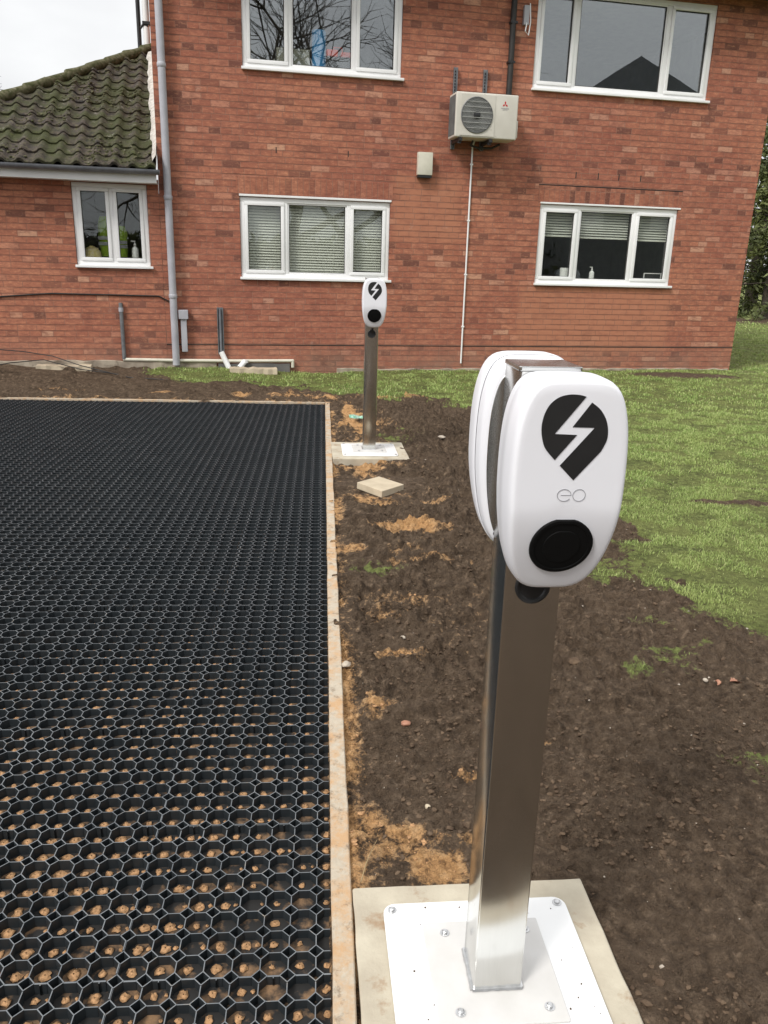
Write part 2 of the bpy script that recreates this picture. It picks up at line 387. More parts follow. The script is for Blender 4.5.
def board_mat():
    m, t, b = new_mat('sandy_edging'); co = objco(t)
    n = noise(t, co, 9, 9, .75); n2 = noise(t, co, 60, 7, .7)
    c = mix(t, n2, (.30, .25, .19), (.56, .49, .38))
    c = mix(t, ramp(t, [(.45, 0), (.60, .9)], n).outputs[0], c, (.46, .28, .14))
    c = mix(t, ramp(t, [(.53, 0), (.66, .8)], noise(t, co, 23, 8, .75)).outputs[0], c, (.15, .10, .06))
    L(t, c, b.inputs['Base Color']); b.inputs['Roughness'].default_value = .85
    bump(t, b, n2, .5, .004); return m
M_board = board_mat()

def glass_mat(name, refl=1.0, tint=.85):
    m = bpy.data.materials.new(name); m.use_nodes = True; t = m.node_tree; t.nodes.clear()
    o = t.nodes.new('ShaderNodeOutputMaterial'); g = N(t, 'ShaderNodeBsdfGlossy', Roughness=.004); tr = N(t, 'ShaderNodeBsdfTransparent')
    g.inputs['Color'].default_value = (.93, .97, 1, 1); tr.inputs['Color'].default_value = (tint, tint*1.01, tint*.99, 1)
    lw = N(t, 'ShaderNodeLayerWeight', Blend=.5); pw = N(t, 'ShaderNodeMath', operation='POWER'); L(t, lw.outputs['Facing'], pw.inputs[0]); pw.inputs[1].default_value = 5.0
    ml = N(t, 'ShaderNodeMath', operation='MULTIPLY_ADD'); L(t, pw.outputs[0], ml.inputs[0]); ml.inputs[1].default_value = 1-refl; ml.inputs[2].default_value = refl
    co = objco(t); bp = N(t, 'ShaderNodeBump', Strength=.02, Distance=.01); L(t, noise(t, co, 1.7, 2), bp.inputs['Height']); L(t, bp.outputs[0], g.inputs['Normal'])
    mx = t.nodes.new('ShaderNodeMixShader'); L(t, ml.outputs[0], mx.inputs[0]); L(t, tr.outputs[0], mx.inputs[1]); L(t, g.outputs[0], mx.inputs[2])
    L(t, mx.outputs[0], o.inputs[0]); return m
M_glass = glass_mat('window_glass', .06, .95); M_glass_up = glass_mat('solar_window_glass', .165, .92)

def tile_mat():
    m, t, b = new_mat('mossy_roof_tile'); co = objco(t)
    n = noise(t, co, 2.2, 6, .65); n2 = noise(t, co, 16, 7, .7)
    c = mix(t, ramp(t, [(.36, 0), (.64, 1)], n2).outputs[0], (.012, .010, .008), (.105, .078, .058))
    c = mix(t, ramp(t, [(.42, 0), (.58, .9)], n).outputs[0], c, (.040, .046, .008))
    c = mix(t, ramp(t, [(.55, 0), (.68, .85)], n2).outputs[0], c, (.075, .085, .018))
    c = mix(t, ramp(t, [(.60, 0), (.70, .7)], noise(t, co, 9, 6, .7)).outputs[0], c, (.26, .24, .20))
    L(t, c, b.inputs['Base Color']); b.inputs['Roughness'].default_value = .9; bump(t, b, n2, 1, .03); return m
M_tile = tile_mat()
M_moss = simple('moss_ridge', (.050, .055, .022), (.14, .13, .08), .95, scale=22, dirt=((.26, .24, .19), .60, 16), bmp=1, bscale=30, spec=.1)

def blade_mat(name, cols, trans=.25):
    m, t, b = new_mat(name)
    gi = t.nodes.new('ShaderNodeNewGeometry')
    c = ramp(t, cols, gi.outputs['Random Per Island']).outputs[0]
    c = mix(t, ramp(t, [(.35, 0), (.7, .55)], noise(t, objco(t), .9, 4)).outputs[0], c, (.38, .42, .14))
    L(t, c, b.inputs['Base Color']); b.inputs['Roughness'].default_value = .6; b.inputs['Specular IOR Level'].default_value = .3
    b.inputs['Transmission Weight'].default_value = 0
    b.inputs['Subsurface Weight'].default_value = 0
    return m
M_blade = blade_mat('grass_blade', [(0, (.11, .17, .04)), (.4, (.24, .36, .09)), (.8, (.37, .47, .15)), (1, (.54, .52, .27))])
M_leaf = blade_mat('conifer_leaf', [(0, (.012, .018, .008)), (.5, (.022, .034, .014)), (1, (.045, .055, .022))])

# ================================================================== ground
NPs = [(NP + e1*a + e2*b_) for a, b_ in ((-.3, -.31), (.3, -.31), (.3, .3), (-.3, .3))]
def I(pts): return [tuple(gnd(x, y)[:2]) for x, y in pts]
# lawn outline: under the house wall, along the soil edge, down the right
lawn = I([(150, 377), (200, 383), (240, 384), (300, 391), (360, 397), (440, 403), (482, 416), (560, 470), (608, 520), (622, 560), (660, 600), (705, 622), (767, 642)])
lawn = lawn + [(2.6, 3.0), (4, 2.0), (9, 0), (60, -30), (120, 40), (60, 120), (-30, 120), (-25, 45), (-12, 11.0), (-3.0, 10.6)]
patch_grass = [((1.27, 2.33), .13, .22), ((1.18, 3.02), .10, .2), ((1.55, 2.62), .06, .1), ((.88, 3.35), .08, .09), ((.72, 4.2), .10, .12), ((1.02, 3.3), .16, .13), ((1.1, 3.8), .15, .3), ((-.05, 3.75), .12, .07), ((.03, 6.9), .2, .5), ((1.0, 2.75), .07, .05), ((1.35, 3.0), .08, .05)]
bare = [((4.3, 11.6), .8, .28), ((3.3, 5.4), .7, .05), ((2.35, 5.05), .35, .05), ((12.5, 26.5), 4, 1.2), ((3.0, 4.0), .5, .06)]
sand_spots = [((-.01, 1.85), .07, .25), ((.12, 1.72), .055, .10), ((.06, 1.80), .16, .045), ((.17, 1.68), .04, .07), ((.02, 3.3), .16, .10), ((.06, 4.4), .26, .07), ((.0, 5.0), .25, .10), ((.25, 3.9), .15, .05), ((.1, 2.85), .14, .05),
              ((-.2, 6.9), .14, .6), ((-.35, 7.6), .12, .9), ((.27, 2.05), .05, .03), ((.15, 4.0), .3, .05), ((.0, 2.42), .06, .06), ((-1.3, 9.0), 1.5, .12), ((-.5, 9.3), .5, .06), ((-1.6, 10.35), .35, .06), ((-.15, 5.6), .1, .35), ((.55, 2.25), .05, .02)]
def masks(x, y):
    w = (fbm(x, y, 1.4, 4, 3)-.5)*.55 + (fbm(x, y, 9, 3, 5)-.5)*.16
    d = sdist(x, y, lawn)
    g = .5+(d+w*np.clip(.5+y*.06, .5, 1.3))/.28
    for (cx, cy), rx, ry in patch_grass:
        q = 1-np.hypot((x-cx)/rx, (y-cy)/ry); g = np.maximum(g, .40+q*.35+w*.8)
    for (cx, cy), rx, ry in bare:
        q = 1-np.hypot((x-cx)/rx, (y-cy)/ry); g = np.minimum(g, .5-q*1.6+w)
    # thin patchy grass close to the soil edge
    thin = fbm(x, y, 3.2, 4, 11); g = np.where(d < 1.3, g-np.clip((.56-thin)*5, 0, 1)*np.clip(1-d/1.3, 0, 1)*1.1, g)
    g = np.clip(g, 0, 1)
    # distance from the right edging strip, positive outside
    u = (x-GC[0])*g1[0]+(y-GC[1])*g1[1]; v = (x-GC[0])*g2[0]+(y-GC[1])*g2[1]
    s = np.clip(.62-np.abs(u-.05)/.16, 0, 1)*(v < .15)*(u > -.02)
    s = s*np.clip(fbm(x, y, 3.5, 3, 21)*2.4-.15, 0, 1.35)
    far = np.clip(1-np.abs(u-.42)/.62, 0, 1)*(v < .2)*(u > 0)*np.clip((y-2.3)/1.2, 0, 1)
    bands = fbm(x*1.0, y*2.6, 2.4, 4, 31)
    s = np.maximum(s, far*np.clip((bands-.42)*3.2, 0, 1)*.52)
    for (cx, cy), rx, ry in sand_spots:
        q = 1-np.hypot((x-cx)/rx, (y-cy)/ry); s = np.maximum(s, np.clip(.26+q*.42+(fbm(x, y, 5, 4, 97)-.5)*2.6, 0, 1)*(q > -.9))
    s = np.maximum(s, np.clip(.55-np.abs(v-.09)/.13, 0, 1)*(u < .1)*(u > -9))
    return g, np.clip(s, 0, 1), u, v, d
def height(x, y, g, s, u, v):
    z = (fbm(x, y, .9, 2, 41)-.5)*.03
    rough = np.clip(1.25-g*1.1, .12, 1)
    near = np.clip((y-1.9)/1.2, .25, 1)*np.clip(1.3-(x-.9)/1.2, .35, 1)
    cl = fbm(x, y*1.5, 4.2, 4, 51); cl2 = fbm(x, y, 19, 4, 61, .6); cl3 = fbm(x, y, 60, 3, 71, .6)
    z = z+rough*((cl-.5)*.095*near+(cl2-.5)*.060*(.55+.6*near)+(cl3-.5)*.026)
    ruff = rough*np.clip((y-1.75)/.8, .25, 1)*np.clip((1.5-x)/.8, .22, 1)
    w_ = fbm(x, y, 3, 2, 88)*.5; rd = 1-np.abs(2*fbm(x+w_, y*1.25+w_, 7.5, 4, 81, .6)-1)*2.2
    z = z+ruff*np.clip(1-rd, 0, 1.2)**1.3*.040-.010*ruff
    z = z-s*.004-.012
    # soil drops against the edging board and slabs, grass bank climbs a little to the house on the left
    z = z+.030*np.clip((y-4.3)/1.5, 0, 1)*np.clip((u-.1)/.5, 0, 1)
    sx = (x-W0.x)*ws.x+(y-W0.y)*ws.y; so_ = (x-W0.x)*wn.x+(y-W0.y)*wn.y
    z = z+.07*np.clip((-1.2-sx)/1.2, 0, 1)*np.clip(1+(so_+.1)/.8, 0, 1)
    z = np.where((u > 0) & (u < .12) & (v < .1), np.minimum(z, -.008+(z+.012)*.35), z)
    for P, hw, lim in ((NP, .30, -.006), (FP, .310, .010)):
        a = (x-P.x)*e1.x+(y-P.y)*e1.y; b_ = (x-P.x)*e2.x+(y-P.y)*e2.y
        q = np.maximum(np.abs(a), np.abs(b_))-hw; k = np.clip(q/.15, 0, 1)
        z = z*k+(1-k)*np.minimum(z, lim+(z)*.2)
    z = np.where(np.maximum(np.abs(x+.03), np.abs(y-5.27)) < .32, np.minimum(z, -.012), z)
    inside = (u < .012) & (v < .012)
    k = np.clip(-np.maximum(u-.012, v-.012)/.03, 0, 1)
    z = np.where(inside, z*(1-k)*.2+(-.045)*k-.012*(1-k), z)
    return z
def axis(a, b, segs):
    out = [a]; x = a
    for lim, stp in segs:
        while x < lim-1e-9: x = min(x+stp, lim); out.append(x)
    return np.array(out)
xs = axis(-140, 160, [(-20, 20), (-8, 2), (-4, .4), (-.9, .06), (-.1, .022), (1.7, .0095), (3, .022), (6, .06), (14, .3), (40, 2), (160, 20)])
ys = axis(-140, 260, [(-20, 20), (0, 2), (1.1, .2), (2.6, .0085), (4.5, .014), (7.5, .024), (11, .04), (13.5, .09), (20, .5), (60, 3), (260, 20)])
X, Y = np.meshgrid(xs, ys); g, s, u, v, d = masks(X, Y); Z = height(X, Y, g, s, u, v)
nx, ny = len(xs), len(ys); idx = np.arange(nx*ny).reshape(ny, nx)
F = np.stack([idx[:-1, :-1], idx[:-1, 1:], idx[1:, 1:], idx[1:, :-1]], -1).reshape(-1, 4)
ground = rawmesh('ground', np.stack([X, Y, Z], -1).reshape(-1, 3), F, M_ground, smooth=True, attrs={'mask': np.stack([g, s, g*0], -1).reshape(-1, 3)})
tag(ground, kind='structure')
def gz(x, y):
    x = np.atleast_1d(np.asarray(x, float)); y = np.atleast_1d(np.asarray(y, float))
    g_, s_, u_, v_, d_ = masks(x, y); return height(x, y, g_, s_, u_, v_), g_, s_, u_, v_

# ---- grass blades
def blades(n, x0, x1, y0, y1, hgt, wid, seed):
    r = np.random.default_rng(seed)
    x = r.uniform(x0, x1, n); y = r.uniform(y0, y1, n)
    ok = (x < .62*y+.7) & (x > -.62*y-.6); x, y = x[ok], y[ok]
    z, g_, s_, u_, v_ = gz(x, y)
    so_ = (x-W0.x)*wn.x+(y-W0.y)*wn.y; sx = (x-W0.x)*ws.x+(y-W0.y)*ws.y
    a = np.abs((x-FP.x)*e1.x+(y-FP.y)*e1.y); b_ = np.abs((x-FP.x)*e2.x+(y-FP.y)*e2.y)
    tuft = fbm(x, y, 7, 3, 91)
    keep = (r.random(len(x)) < np.clip((g_-.35)*1.9, 0, 1)*np.clip(.15+(tuft-.40)*4.5, .05, 1)) & ((so_ < -.03) | (sx > 5.25)) & ~((u_ < .07) & (v_ < .07)) & ~((a < .33) & (b_ < .33))
    x, y, z, tuft = x[keep], y[keep], z[keep], tuft[keep]; n = len(x)
    an = r.uniform(0, 2*np.pi, n); ln = r.uniform(.25, 1.1, n); h = hgt*r.uniform(.4, 1.5, n)*(.35+tuft*1.4); w = wid*r.uniform(.7, 1.3, n)
    lx, ly = np.cos(an)*ln*h, np.sin(an)*ln*h; a2 = an+np.pi/2+r.uniform(-.6, .6, n); px, py = np.cos(a2)*w, np.sin(a2)*w
    base = np.stack([x, y, z-.003], -1); P = np.stack([px, py, px*0], -1)
    mid = base+np.stack([lx*.35, ly*.35, h*.6+.003], -1); tip = base+np.stack([lx, ly, h*.95], -1)
    V = np.stack([base-P, base+P, mid+P*.7, tip+P*.12, tip-P*.12, mid-P*.7], 1).reshape(-1, 3)
    k = np.arange(n)[:, None]*6
    return V, np.concatenate([k+np.array([[0, 1, 2, 5]]), k+np.array([[5, 2, 3, 4]])], 0)
VV = []; FF = []; o = 0
for a in [(60000, .5, 2.6, 1.9, 3.4, .011, .0009, 1), (150000, .3, 3.4, 3.4, 5.5, .012, .0012, 2), (170000, .6, 5.4, 5.5, 8.5, .014, .0019, 3), (190000, -3.5, 8.5, 8.3, 12.8, .017, .0032, 4), (110000, 4.5, 14, 12, 20, .017, .005, 5), (70000, 7, 24, 20, 36, .022, .009, 6)]:
    V, Fc = blades(*a); VV.append(V); FF.append(Fc+o); o += len(V)
grass = rawmesh('grass', np.concatenate(VV), np.concatenate(FF), M_blade)
tag(grass, 'short patchy green lawn around the bare soil', 'grass', kind='stuff')

# ---- clods, crumbs, grit
ico = bmesh.new(); bmesh.ops.create_icosphere(ico, subdivisions=1, radius=1); IV = np.array([v_.co[:] for v_ in ico.verts]); IF = np.array([[q.index for q in f.verts] for f in ico.faces]); ico.free()
def scatter(n, x0, x1, y0, y1, r0, r1, sel, seed, flat=.7, sink=.25):
    r = np.random.default_rng(seed); x = r.uniform(x0, x1, n); y = y0+(y1-y0)*r.random(n)**1.5
    ok = (x < .55*y+.25); x, y = x[ok], y[ok]
    z, g_, s_, u_, v_ = gz(x, y); a = np.abs((x-NP.x)*e1.x+(y-NP.y)*e1.y); b_ = np.abs((x-NP.x)*e2.x+(y-NP.y)*e2.y)
    a2 = np.abs((x-FP.x)*e1.x+(y-FP.y)*e1.y); b2 = np.abs((x-FP.x)*e2.x+(y-FP.y)*e2.y)
    k = sel(r, x, y, g_, s_) & ~((u_ < .052) & (v_ < .052)) & ~((a < .295) & (b_ < .295)) & ~((a2 < .32) & (b2 < .32)); x, y, z = x[k], y[k], z[k]; n = len(x)
    rad = r0*(r1/r0)**(r.random(n)**2.6)
    J = 1+r.uniform(-.38, .38, (n, len(IV), 1)); sc = np.stack([rad*r.uniform(.8, 1.4, n), rad*r.uniform(.8, 1.4, n), rad*flat], -1)
    V = IV[None]*J*sc[:, None]; an = r.uniform(0, 6.28, n); c, s_n = np.cos(an)[:, None], np.sin(an)[:, None]
    V = np.stack([V[..., 0]*c-V[..., 1]*s_n, V[..., 0]*s_n+V[..., 1]*c, V[..., 2]], -1)+np.stack([x, y, z+rad*(flat-sink)*.6], -1)[:, None]
    return V.reshape(-1, 3), (IF[None]+np.arange(n)[:, None, None]*len(IV)).reshape(-1, 3)
cl = lambda r, x, y, g_, s_: (g_ < .5) & (s_ < .45) & (r.random(len(x)) < np.clip((fbm(x, y, 2.6, 3, 77)-.38)*4, .06, 1))
V, Fc = scatter(60000, -.1, 2.8, 1.0, 8.6, .0016, .0095, cl, 5)
rr_ = np.random.default_rng(44); q_ = rr_.uniform(-.2, .2, (34, 2)); q_[:, 1] -= .01; P_ = np.stack([NP.x+q_[:, 0]*e1.x+q_[:, 1]*e2.x, NP.y+q_[:, 0]*e1.y+q_[:, 1]*e2.y, np.full(34, .0178)], -1)
Vp = IV[None]*rr_.uniform(.0009, .0030, (34, 1, 1))*(1+rr_.uniform(-.3, .3, (34, len(IV), 1)))+P_[:, None]
Fc = np.concatenate([Fc, IF[None].repeat(34, 0).reshape(34, -1, 3).reshape(-1, 3)+np.repeat(np.arange(34), len(IF))[:, None]*len(IV)+len(V)]); V = np.concatenate([V, Vp.reshape(-1, 3)])
tag(rawmesh('soil_clods', V, Fc, M_clod, smooth=False), 'dark crumbs and clods of dug soil over the bare ground', 'soil', kind='stuff')
V, Fc = scatter(9000, -.1, 1.2, 1.0, 8.6, .0016, .008, lambda r, x, y, g_, s_: (s_ > .42) & (g_ < .5), 6)
tag(rawmesh('sand_crumbs', V, Fc, M_sand, smooth=False), 'orange crumbs of spilled sand on the soil beside the edging', 'sand', kind='stuff')
V, Fc = scatter(900, -.1, 2.6, 1.0, 8.6, .0012, .0055, lambda r, x, y, g_, s_: (g_ < .6) & (r.random(len(x)) < .6), 8)
tag(rawmesh('gravel', V, Fc, M_stone, smooth=False), 'tiny pale stones and grit scattered on the dark soil', 'gravel', kind='stuff')

# ================================================================== grid paving
def build_grid():
    a = .060; c = .282*a; h = .027; t = .0011; NX, NY = 104, 133
    r = np.random.default_rng(3)
    V = []; F = []; MI = []; cnt = 0
    def strip(p0, p1, z):                     # thin walls from p0 to p1, arrays (n,2)
        nonlocal cnt
        z = z if hasattr(z, '__len__') else np.full(len(p0), z)
        ok = np.maximum(p0[:, 0], p1[:, 0]) > .004; p0 = p0[ok].copy(); p1 = p1[ok].copy(); z = z[ok]
        p0[:, 0] = np.maximum(p0[:, 0], .0005); p1[:, 0] = np.maximum(p1[:, 0], .0005)
        d = p1-p0; ln = np.hypot(d[:, 0], d[:, 1])[:, None]; nn = np.stack([-d[:, 1], d[:, 0]], -1)/ln*t
        q = [p0-nn, p1-nn, p1+nn, p0+nn]; n = len(p0)
        z = z[:, None] if hasattr(z, '__len__') else np.full((n, 1), z)
        top = [np.concatenate([k, z], 1) for k in q]; bot = [np.concatenate([k, z*0-h], 1) for k in q]
        vs = np.stack(top+bot, 1).reshape(-1, 3); k = cnt+np.arange(n)[:, None]*8
        F.append(np.concatenate([k+np.array([[0, 1, 2, 3]]), k+np.array([[4, 5, 1, 0]]), k+np.array([[3, 2, 6, 7]])], 0))
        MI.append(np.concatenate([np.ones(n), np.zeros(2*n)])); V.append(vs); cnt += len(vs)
    I_, J_ = np.meshgrid(np.arange(NX), np.arange(NY)); i = I_.ravel(); j = J_.ravel()
    # small unevenness of the clipped panels (8 x 8 cells)
    pz = r.uniform(-.0018, .0016, (NY//8+2, NX//8+2))[j//8, i//8]
    pz = pz+(vn(i*.11, j*.11, 4)-.5)*.007
    gap = .0016*(np.stack([i//8, j//8], -1) % 7*0+1)
    off = np.stack([(i//8)*.0016, (j//8)*.0016], -1)
    C = np.stack([i*a+.0025, (j+.5)*a+.004], -1)+off
    hx, hy = np.array([a/2, 0]), np.array([0, a/2]); cx, cy = np.array([c, 0]), np.array([0, c])
    # right and front straight walls, four diagonals round the corner diamond
    strip(C+hx-hy+cy, C+hx+hy-cy, pz-.0004); strip(C+hy-hx+cx, C+hy+hx-cx, pz-.0007)
    K = C+hx+hy
    strip(K-cx, K+cy, pz); strip(K+cx, K-cy, pz-.0002); strip(K-cy, K-cx, pz-.0003); strip(K+cy, K+cx, pz-.0001)
    e = (i == 0)
    strip(C[e]-hx-hy+cy, C[e]-hx+hy-cy, pz[e]-.0004)
    # seams: doubled walls where two panels clip together, and the split line through the joined cells
    e = (i % 8 == 0) & (i > 0); strip(C[e]-hx-hy+cy, C[e]-hx+hy-cy, pz[e]-.0004)
    e = (j % 8 == 0) & (j > 0); strip(C[e]-hy-hx+cx, C[e]-hy+hx-cx, pz[e]-.0007)
    e = (j % 8 == 0) & (j > 0) & (i % 2 == 0); strip(C[e]-hy*.99, C[e]-hy*.86, pz[e]-.0011)
    # floor
    W_, H_ = NX*a+.04, NY*a+.04
    V.append(np.array([[0, 0, -h], [W_, 0, -h], [W_, H_, -h], [0, H_, -h]])); F.append(np.array([[cnt, cnt+1, cnt+2, cnt+3]])); MI.append(np.array([2])); cnt += 4
    V = np.concatenate(V); P = np.stack([GC[0]-V[:, 0]*g1[0]-V[:, 1]*g2[0], GC[1]-V[:, 0]*g1[1]-V[:, 1]*g2[1], V[:, 2]-.002], -1)
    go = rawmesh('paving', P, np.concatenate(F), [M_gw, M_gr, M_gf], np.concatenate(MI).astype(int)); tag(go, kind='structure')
    # sand in the cells
    y = GC[1]-C[:, 1]; near = y < 5.5; C = C[near]; n = len(C)
    yy = GC[1]-C[:, 1]; vis = np.clip((C[:, 0]+.25)/.9, .35, 1)*np.clip((3.4-yy)/1.5, 0, 1)*(.55+.9*vn(C[:, 0]*1.3, C[:, 1]*1.3, 5))
    rr = .0112*r.uniform(.65, 1.1, n)*np.clip(.55+vis*.5, .5, 1.05)
    ring = []; m_ = 9
    prof = [(1, 0), (.85, .5), (.5, .88), (.12, 1)]
    def dome(C, ox, oy, rad, hh, z0):
        n = len(C); vs = []
        for pr, pz_ in prof:
            for q in range(m_):
                an = 2*np.pi*q/m_; jj = r.uniform(.62, 1.3, n)
                vs.append(np.stack([C[:, 0]+ox+np.cos(an)*rad*pr*jj, C[:, 1]+oy+np.sin(an)*rad*pr*jj, z0+hh*pz_*jj], -1))
        vs = np.stack(vs, 1); f = []
        for p in range(3):
            for q in range(m_): f.append([p*m_+q, p*m_+(q+1) % m_, (p+1)*m_+(q+1) % m_, (p+1)*m_+q])
        for q in range(1, m_-1, 2): f.append([3*m_, 3*m_+q, 3*m_+q+1, 3*m_+(q+2) % m_ if q+2 < m_ else 3*m_+q+1])
        return vs.reshape(-1, 3), np.array(f[:27])
    o_ = 0; AV = []; AF = []
    for (ox, oy, k1, k2, pr) in ((.006, -.010, 1.2, .005, .90), (-.018, -.012, .6, .003, .5)):
        kk = r.random(n) < pr*np.clip(vis*1.4, 0, 1); Cc = C[kk]
        vs, f = dome(Cc, ox, oy, rr[kk]*k1, k2*r.uniform(.7, 1.15, len(Cc)), -h)
        AV.append(vs); AF.append((f[None]+np.arange(len(Cc))[:, None, None]*m_*4).reshape(-1, 4)+o_); o_ += len(vs)
    V = np.concatenate(AV); P = np.stack([GC[0]-V[:, 0]*g1[0]-V[:, 1]*g2[0], GC[1]-V[:, 0]*g1[1]-V[:, 1]*g2[1], V[:, 2]], -1)
    so_ = rawmesh('sand', P, np.concatenate(AF), M_sand, smooth=True)
    tag(so_, 'small lumps of orange sand lying in the cells of the black grid', 'sand', kind='stuff')
build_grid()

# edging strips round the grid
def gpt(u, v): return Vector((GC[0]+u*g1[0]+v*g2[0], GC[1]+u*g1[1]+v*g2[1], 0))
def edging(name, label, L_, horizontal, u0, v0, joint=.004):
    t = gpt(u0, v0); mb = MB(); n = max(2, int(L_/.12)); prev = None
    r = random.Random(int(L_*1000)); wd_ = .048
    for k in range(n+1):
        q = k/n*(L_-joint); a = r.uniform(-.0015, .0015); b_ = r.uniform(-.002, .002); zt = .006+r.uniform(-.0015, .0015)
        ring = [(a, -.06), (a, zt), (wd_+b_, zt), (wd_+b_, -.06)]
        vs = [((p, -q, z) if not horizontal else (-q, p, z)) for p, z in ring]; o = len(mb.v); mb.v += vs
        if prev is not None:
            for i in range(4): mb.f.append((prev+i, prev+(i+1) % 4, o+(i+1) % 4, o+i)); mb.mi.append(0)
        else: mb.f.append((o, o+1, o+2, o+3)); mb.mi.append(0)
        prev = o
    mb.f.append((prev+3, prev+2, prev+1, prev)); mb.mi.append(0)
    ob = mb.build(name, M_board, bevel=.003, seg=1); ob.location = t; ob.rotation_euler = (0, 0, GYAW)
    tag(ob, label, 'edging board', 'pale edging boards round the black grid'); return ob
edging('edging_board', 'short pale edging board at the far right corner of the black grid', 1.0, False, .003, .053)
edging('edging_board', 'long pale edging board with orange sand, running past the far charging post', 3.7, False, .003, -.95)
edging('edging_board', 'pale edging board nearest the camera, smeared with orange sand beside the near post slab', 3.6, False, .003, -4.654)
edging('edging_board', 'thin pale edging board along the far end of the grid, parallel to the house', 7.0, True, .0, .004)

# ================================================================== slabs and charging posts
def rrect(hw, hh, r, n=5):
    p = []
    for cx, cy, a0 in ((hw-r, hh-r, 0), (-hw+r, hh-r, 90), (-hw+r, -hh+r, 180), (hw-r, -hh+r, 270)):
        for i in range(n+1):
            a = R(a0+90*i/n); p.append((cx+r*math.cos(a), cy+r*math.sin(a)))
    return p
def slab(name, label, P, hw, z0, z1, seed):
    r = random.Random(seed); poly = []
    cs = [(-hw, -hw), (hw, -hw), (hw, hw), (-hw, hw)]
    for i in range(4):
        (x0, y0), (x1, y1) = cs[i], cs[(i+1) % 4]
        for k in range(14):
            f_ = k/14; j = r.uniform(-.0012, .0012) if k else 0
            poly.append((x0+(x1-x0)*f_+(j if x0 == x1 else (j if not k else 0)), y0+(y1-y0)*f_+(j if y0 == y1 else 0)))
    o = MB().prism(poly, z0, z1).build(name, M_concrete, bevel=.004, seg=1, angle=60)
    o.location = (P.x, P.y, 0); o.rotation_euler = (0, 0, PYAW); return tag(o, label, 'concrete slab', 'concrete footings of the charging posts')
slab('concrete_slab', 'square sandy concrete footing under the near charging post', NP-e2*.018, .283, -.08, .008, 1)
slab('concrete_slab', 'square sandy concrete footing under the far charging post', FP-e2*.01, .295, -.06, .022, 2)

Zc = 1.13
prof = [(1.312, 0), (1.3115, .040), (1.309, .052), (1.302, .063), (1.290, .0725), (1.272, .0805), (1.250, .0865), (1.222, .0908), (1.19, .0932), (1.15, .0940), (1.11, .0935), (1.07, .0905), (1.035, .0855), (1.005, .079), (.982, .071), (.964, .061), (.952, .050), (.946, .038), (.944, .026), (.944, 0)]
def outline():
    P = np.array([(w, z) for z, w in prof]); seg = np.hypot(*np.diff(P, axis=0).T); t = np.concatenate([[0], np.cumsum(seg)]); q = np.linspace(0, t[-1], 49)
    # smooth resample
    w = np.interp(q, t, P[:, 0]); z = np.interp(q, t, P[:, 1]); z = np.where(z > 1.15, 1.15+(z-1.15)*.944, z)-.011
    for _ in range(2):
        w[1:-1] = (w[:-2]+2*w[1:-1]+w[2:])/4; z[1:-1] = (z[:-2]+2*z[1:-1]+z[2:])/4
    right = list(zip(w, z)); left = [(-a, b) for a, b in right[-2:0:-1]]
    return np.array(right+left)
OUT = outline(); ZB = 1.089
def push(z):
    b = 0.0
    if z < ZB: b += ((ZB-z)/.155)**1.5*.050
    if z > 1.268: b += ((z-1.268)/.03)**2*.004
    return b
def shell_pt(x, z, t, back=-.052, front=-.165):
    return (x, back+(front+push(z)-back)*t, z)
def inset(o, d):
    c = np.roll(o, -1, 0)-np.roll(o, 1, 0); c /= np.hypot(c[:, 0], c[:, 1])[:, None]+1e-9
    return o+np.stack([c[:, 1], -c[:, 0]], -1)*d     # clockwise from top -> inward is (+dz? ) fixed below
# decide inward sign
_t = inset(OUT, .01)
SGN = 1 if np.abs(_t[:, 0]).max() < np.abs(OUT[:, 0]).max() else -1
def shell(layers, cap=True, backcap=True):
    mb = MB(); n = len(OUT); rings = []
    for t, d in layers:
        o = inset(OUT, SGN*d); rings.append(len(mb.v)); mb.v += [shell_pt(x, z, t) for x, z in o]
    last = inset(OUT, SGN*layers[-1][1]); c = np.array([0, 1.115])
    if cap:
        for k in (.93, .8, .62, .42, .22, .05):
            o = c+(last-c)*k; rings.append(len(mb.v)); mb.v += [shell_pt(x, z, 1.0) for x, z in o]
    for a, b in zip(rings[:-1], rings[1:]):
        for i in range(n): mb.f.append((a+i, a+(i+1) % n, b+(i+1) % n, b+i)); mb.mi.append(0)
    if cap: mb.f.append(tuple(rings[-1]+i for i in range(n))); mb.mi.append(0)
    if backcap: mb.f.append(tuple(rings[0]+i for i in range(n))[::-1]); mb.mi.append(0)
    return mb
LOGO_A = [(.0212,1.2733),(.0102,1.2758),(-.0051,1.276),(-.02,1.2717),(-.0324,1.2614),(-.0398,1.2463),(-.0426,1.2292),(-.0407,1.212),(-.0341,1.1947),(-.0182,1.1773),(.0124,1.2159),(-.0218,1.2172)]
LOGO_B = [(.0306,1.2648),(.0046,1.2278),(.0385,1.2269),(-.0096,1.1687),(.0135,1.1459),(.0522,1.1914),(.0592,1.209),(.0588,1.2263),(.0536,1.2416),(.044,1.2548)]
def smooth_path(P, k=5):
    Q = [P[0]]+list(P)+[P[-1]]; out = []
    for i in range(1, len(Q)-2):
        for j in range(k):
            t = j/k; a, b, c, d_ = Q[i-1], Q[i], Q[i+1], Q[i+2]
            out.append(tuple(.5*(2*b[m]+(c[m]-a[m])*t+(2*a[m]-5*b[m]+4*c[m]-d_[m])*t*t+(3*b[m]-a[m]-3*c[m]+d_[m])*t**3) for m in (0, 1)))
    return out+[P[-1]]
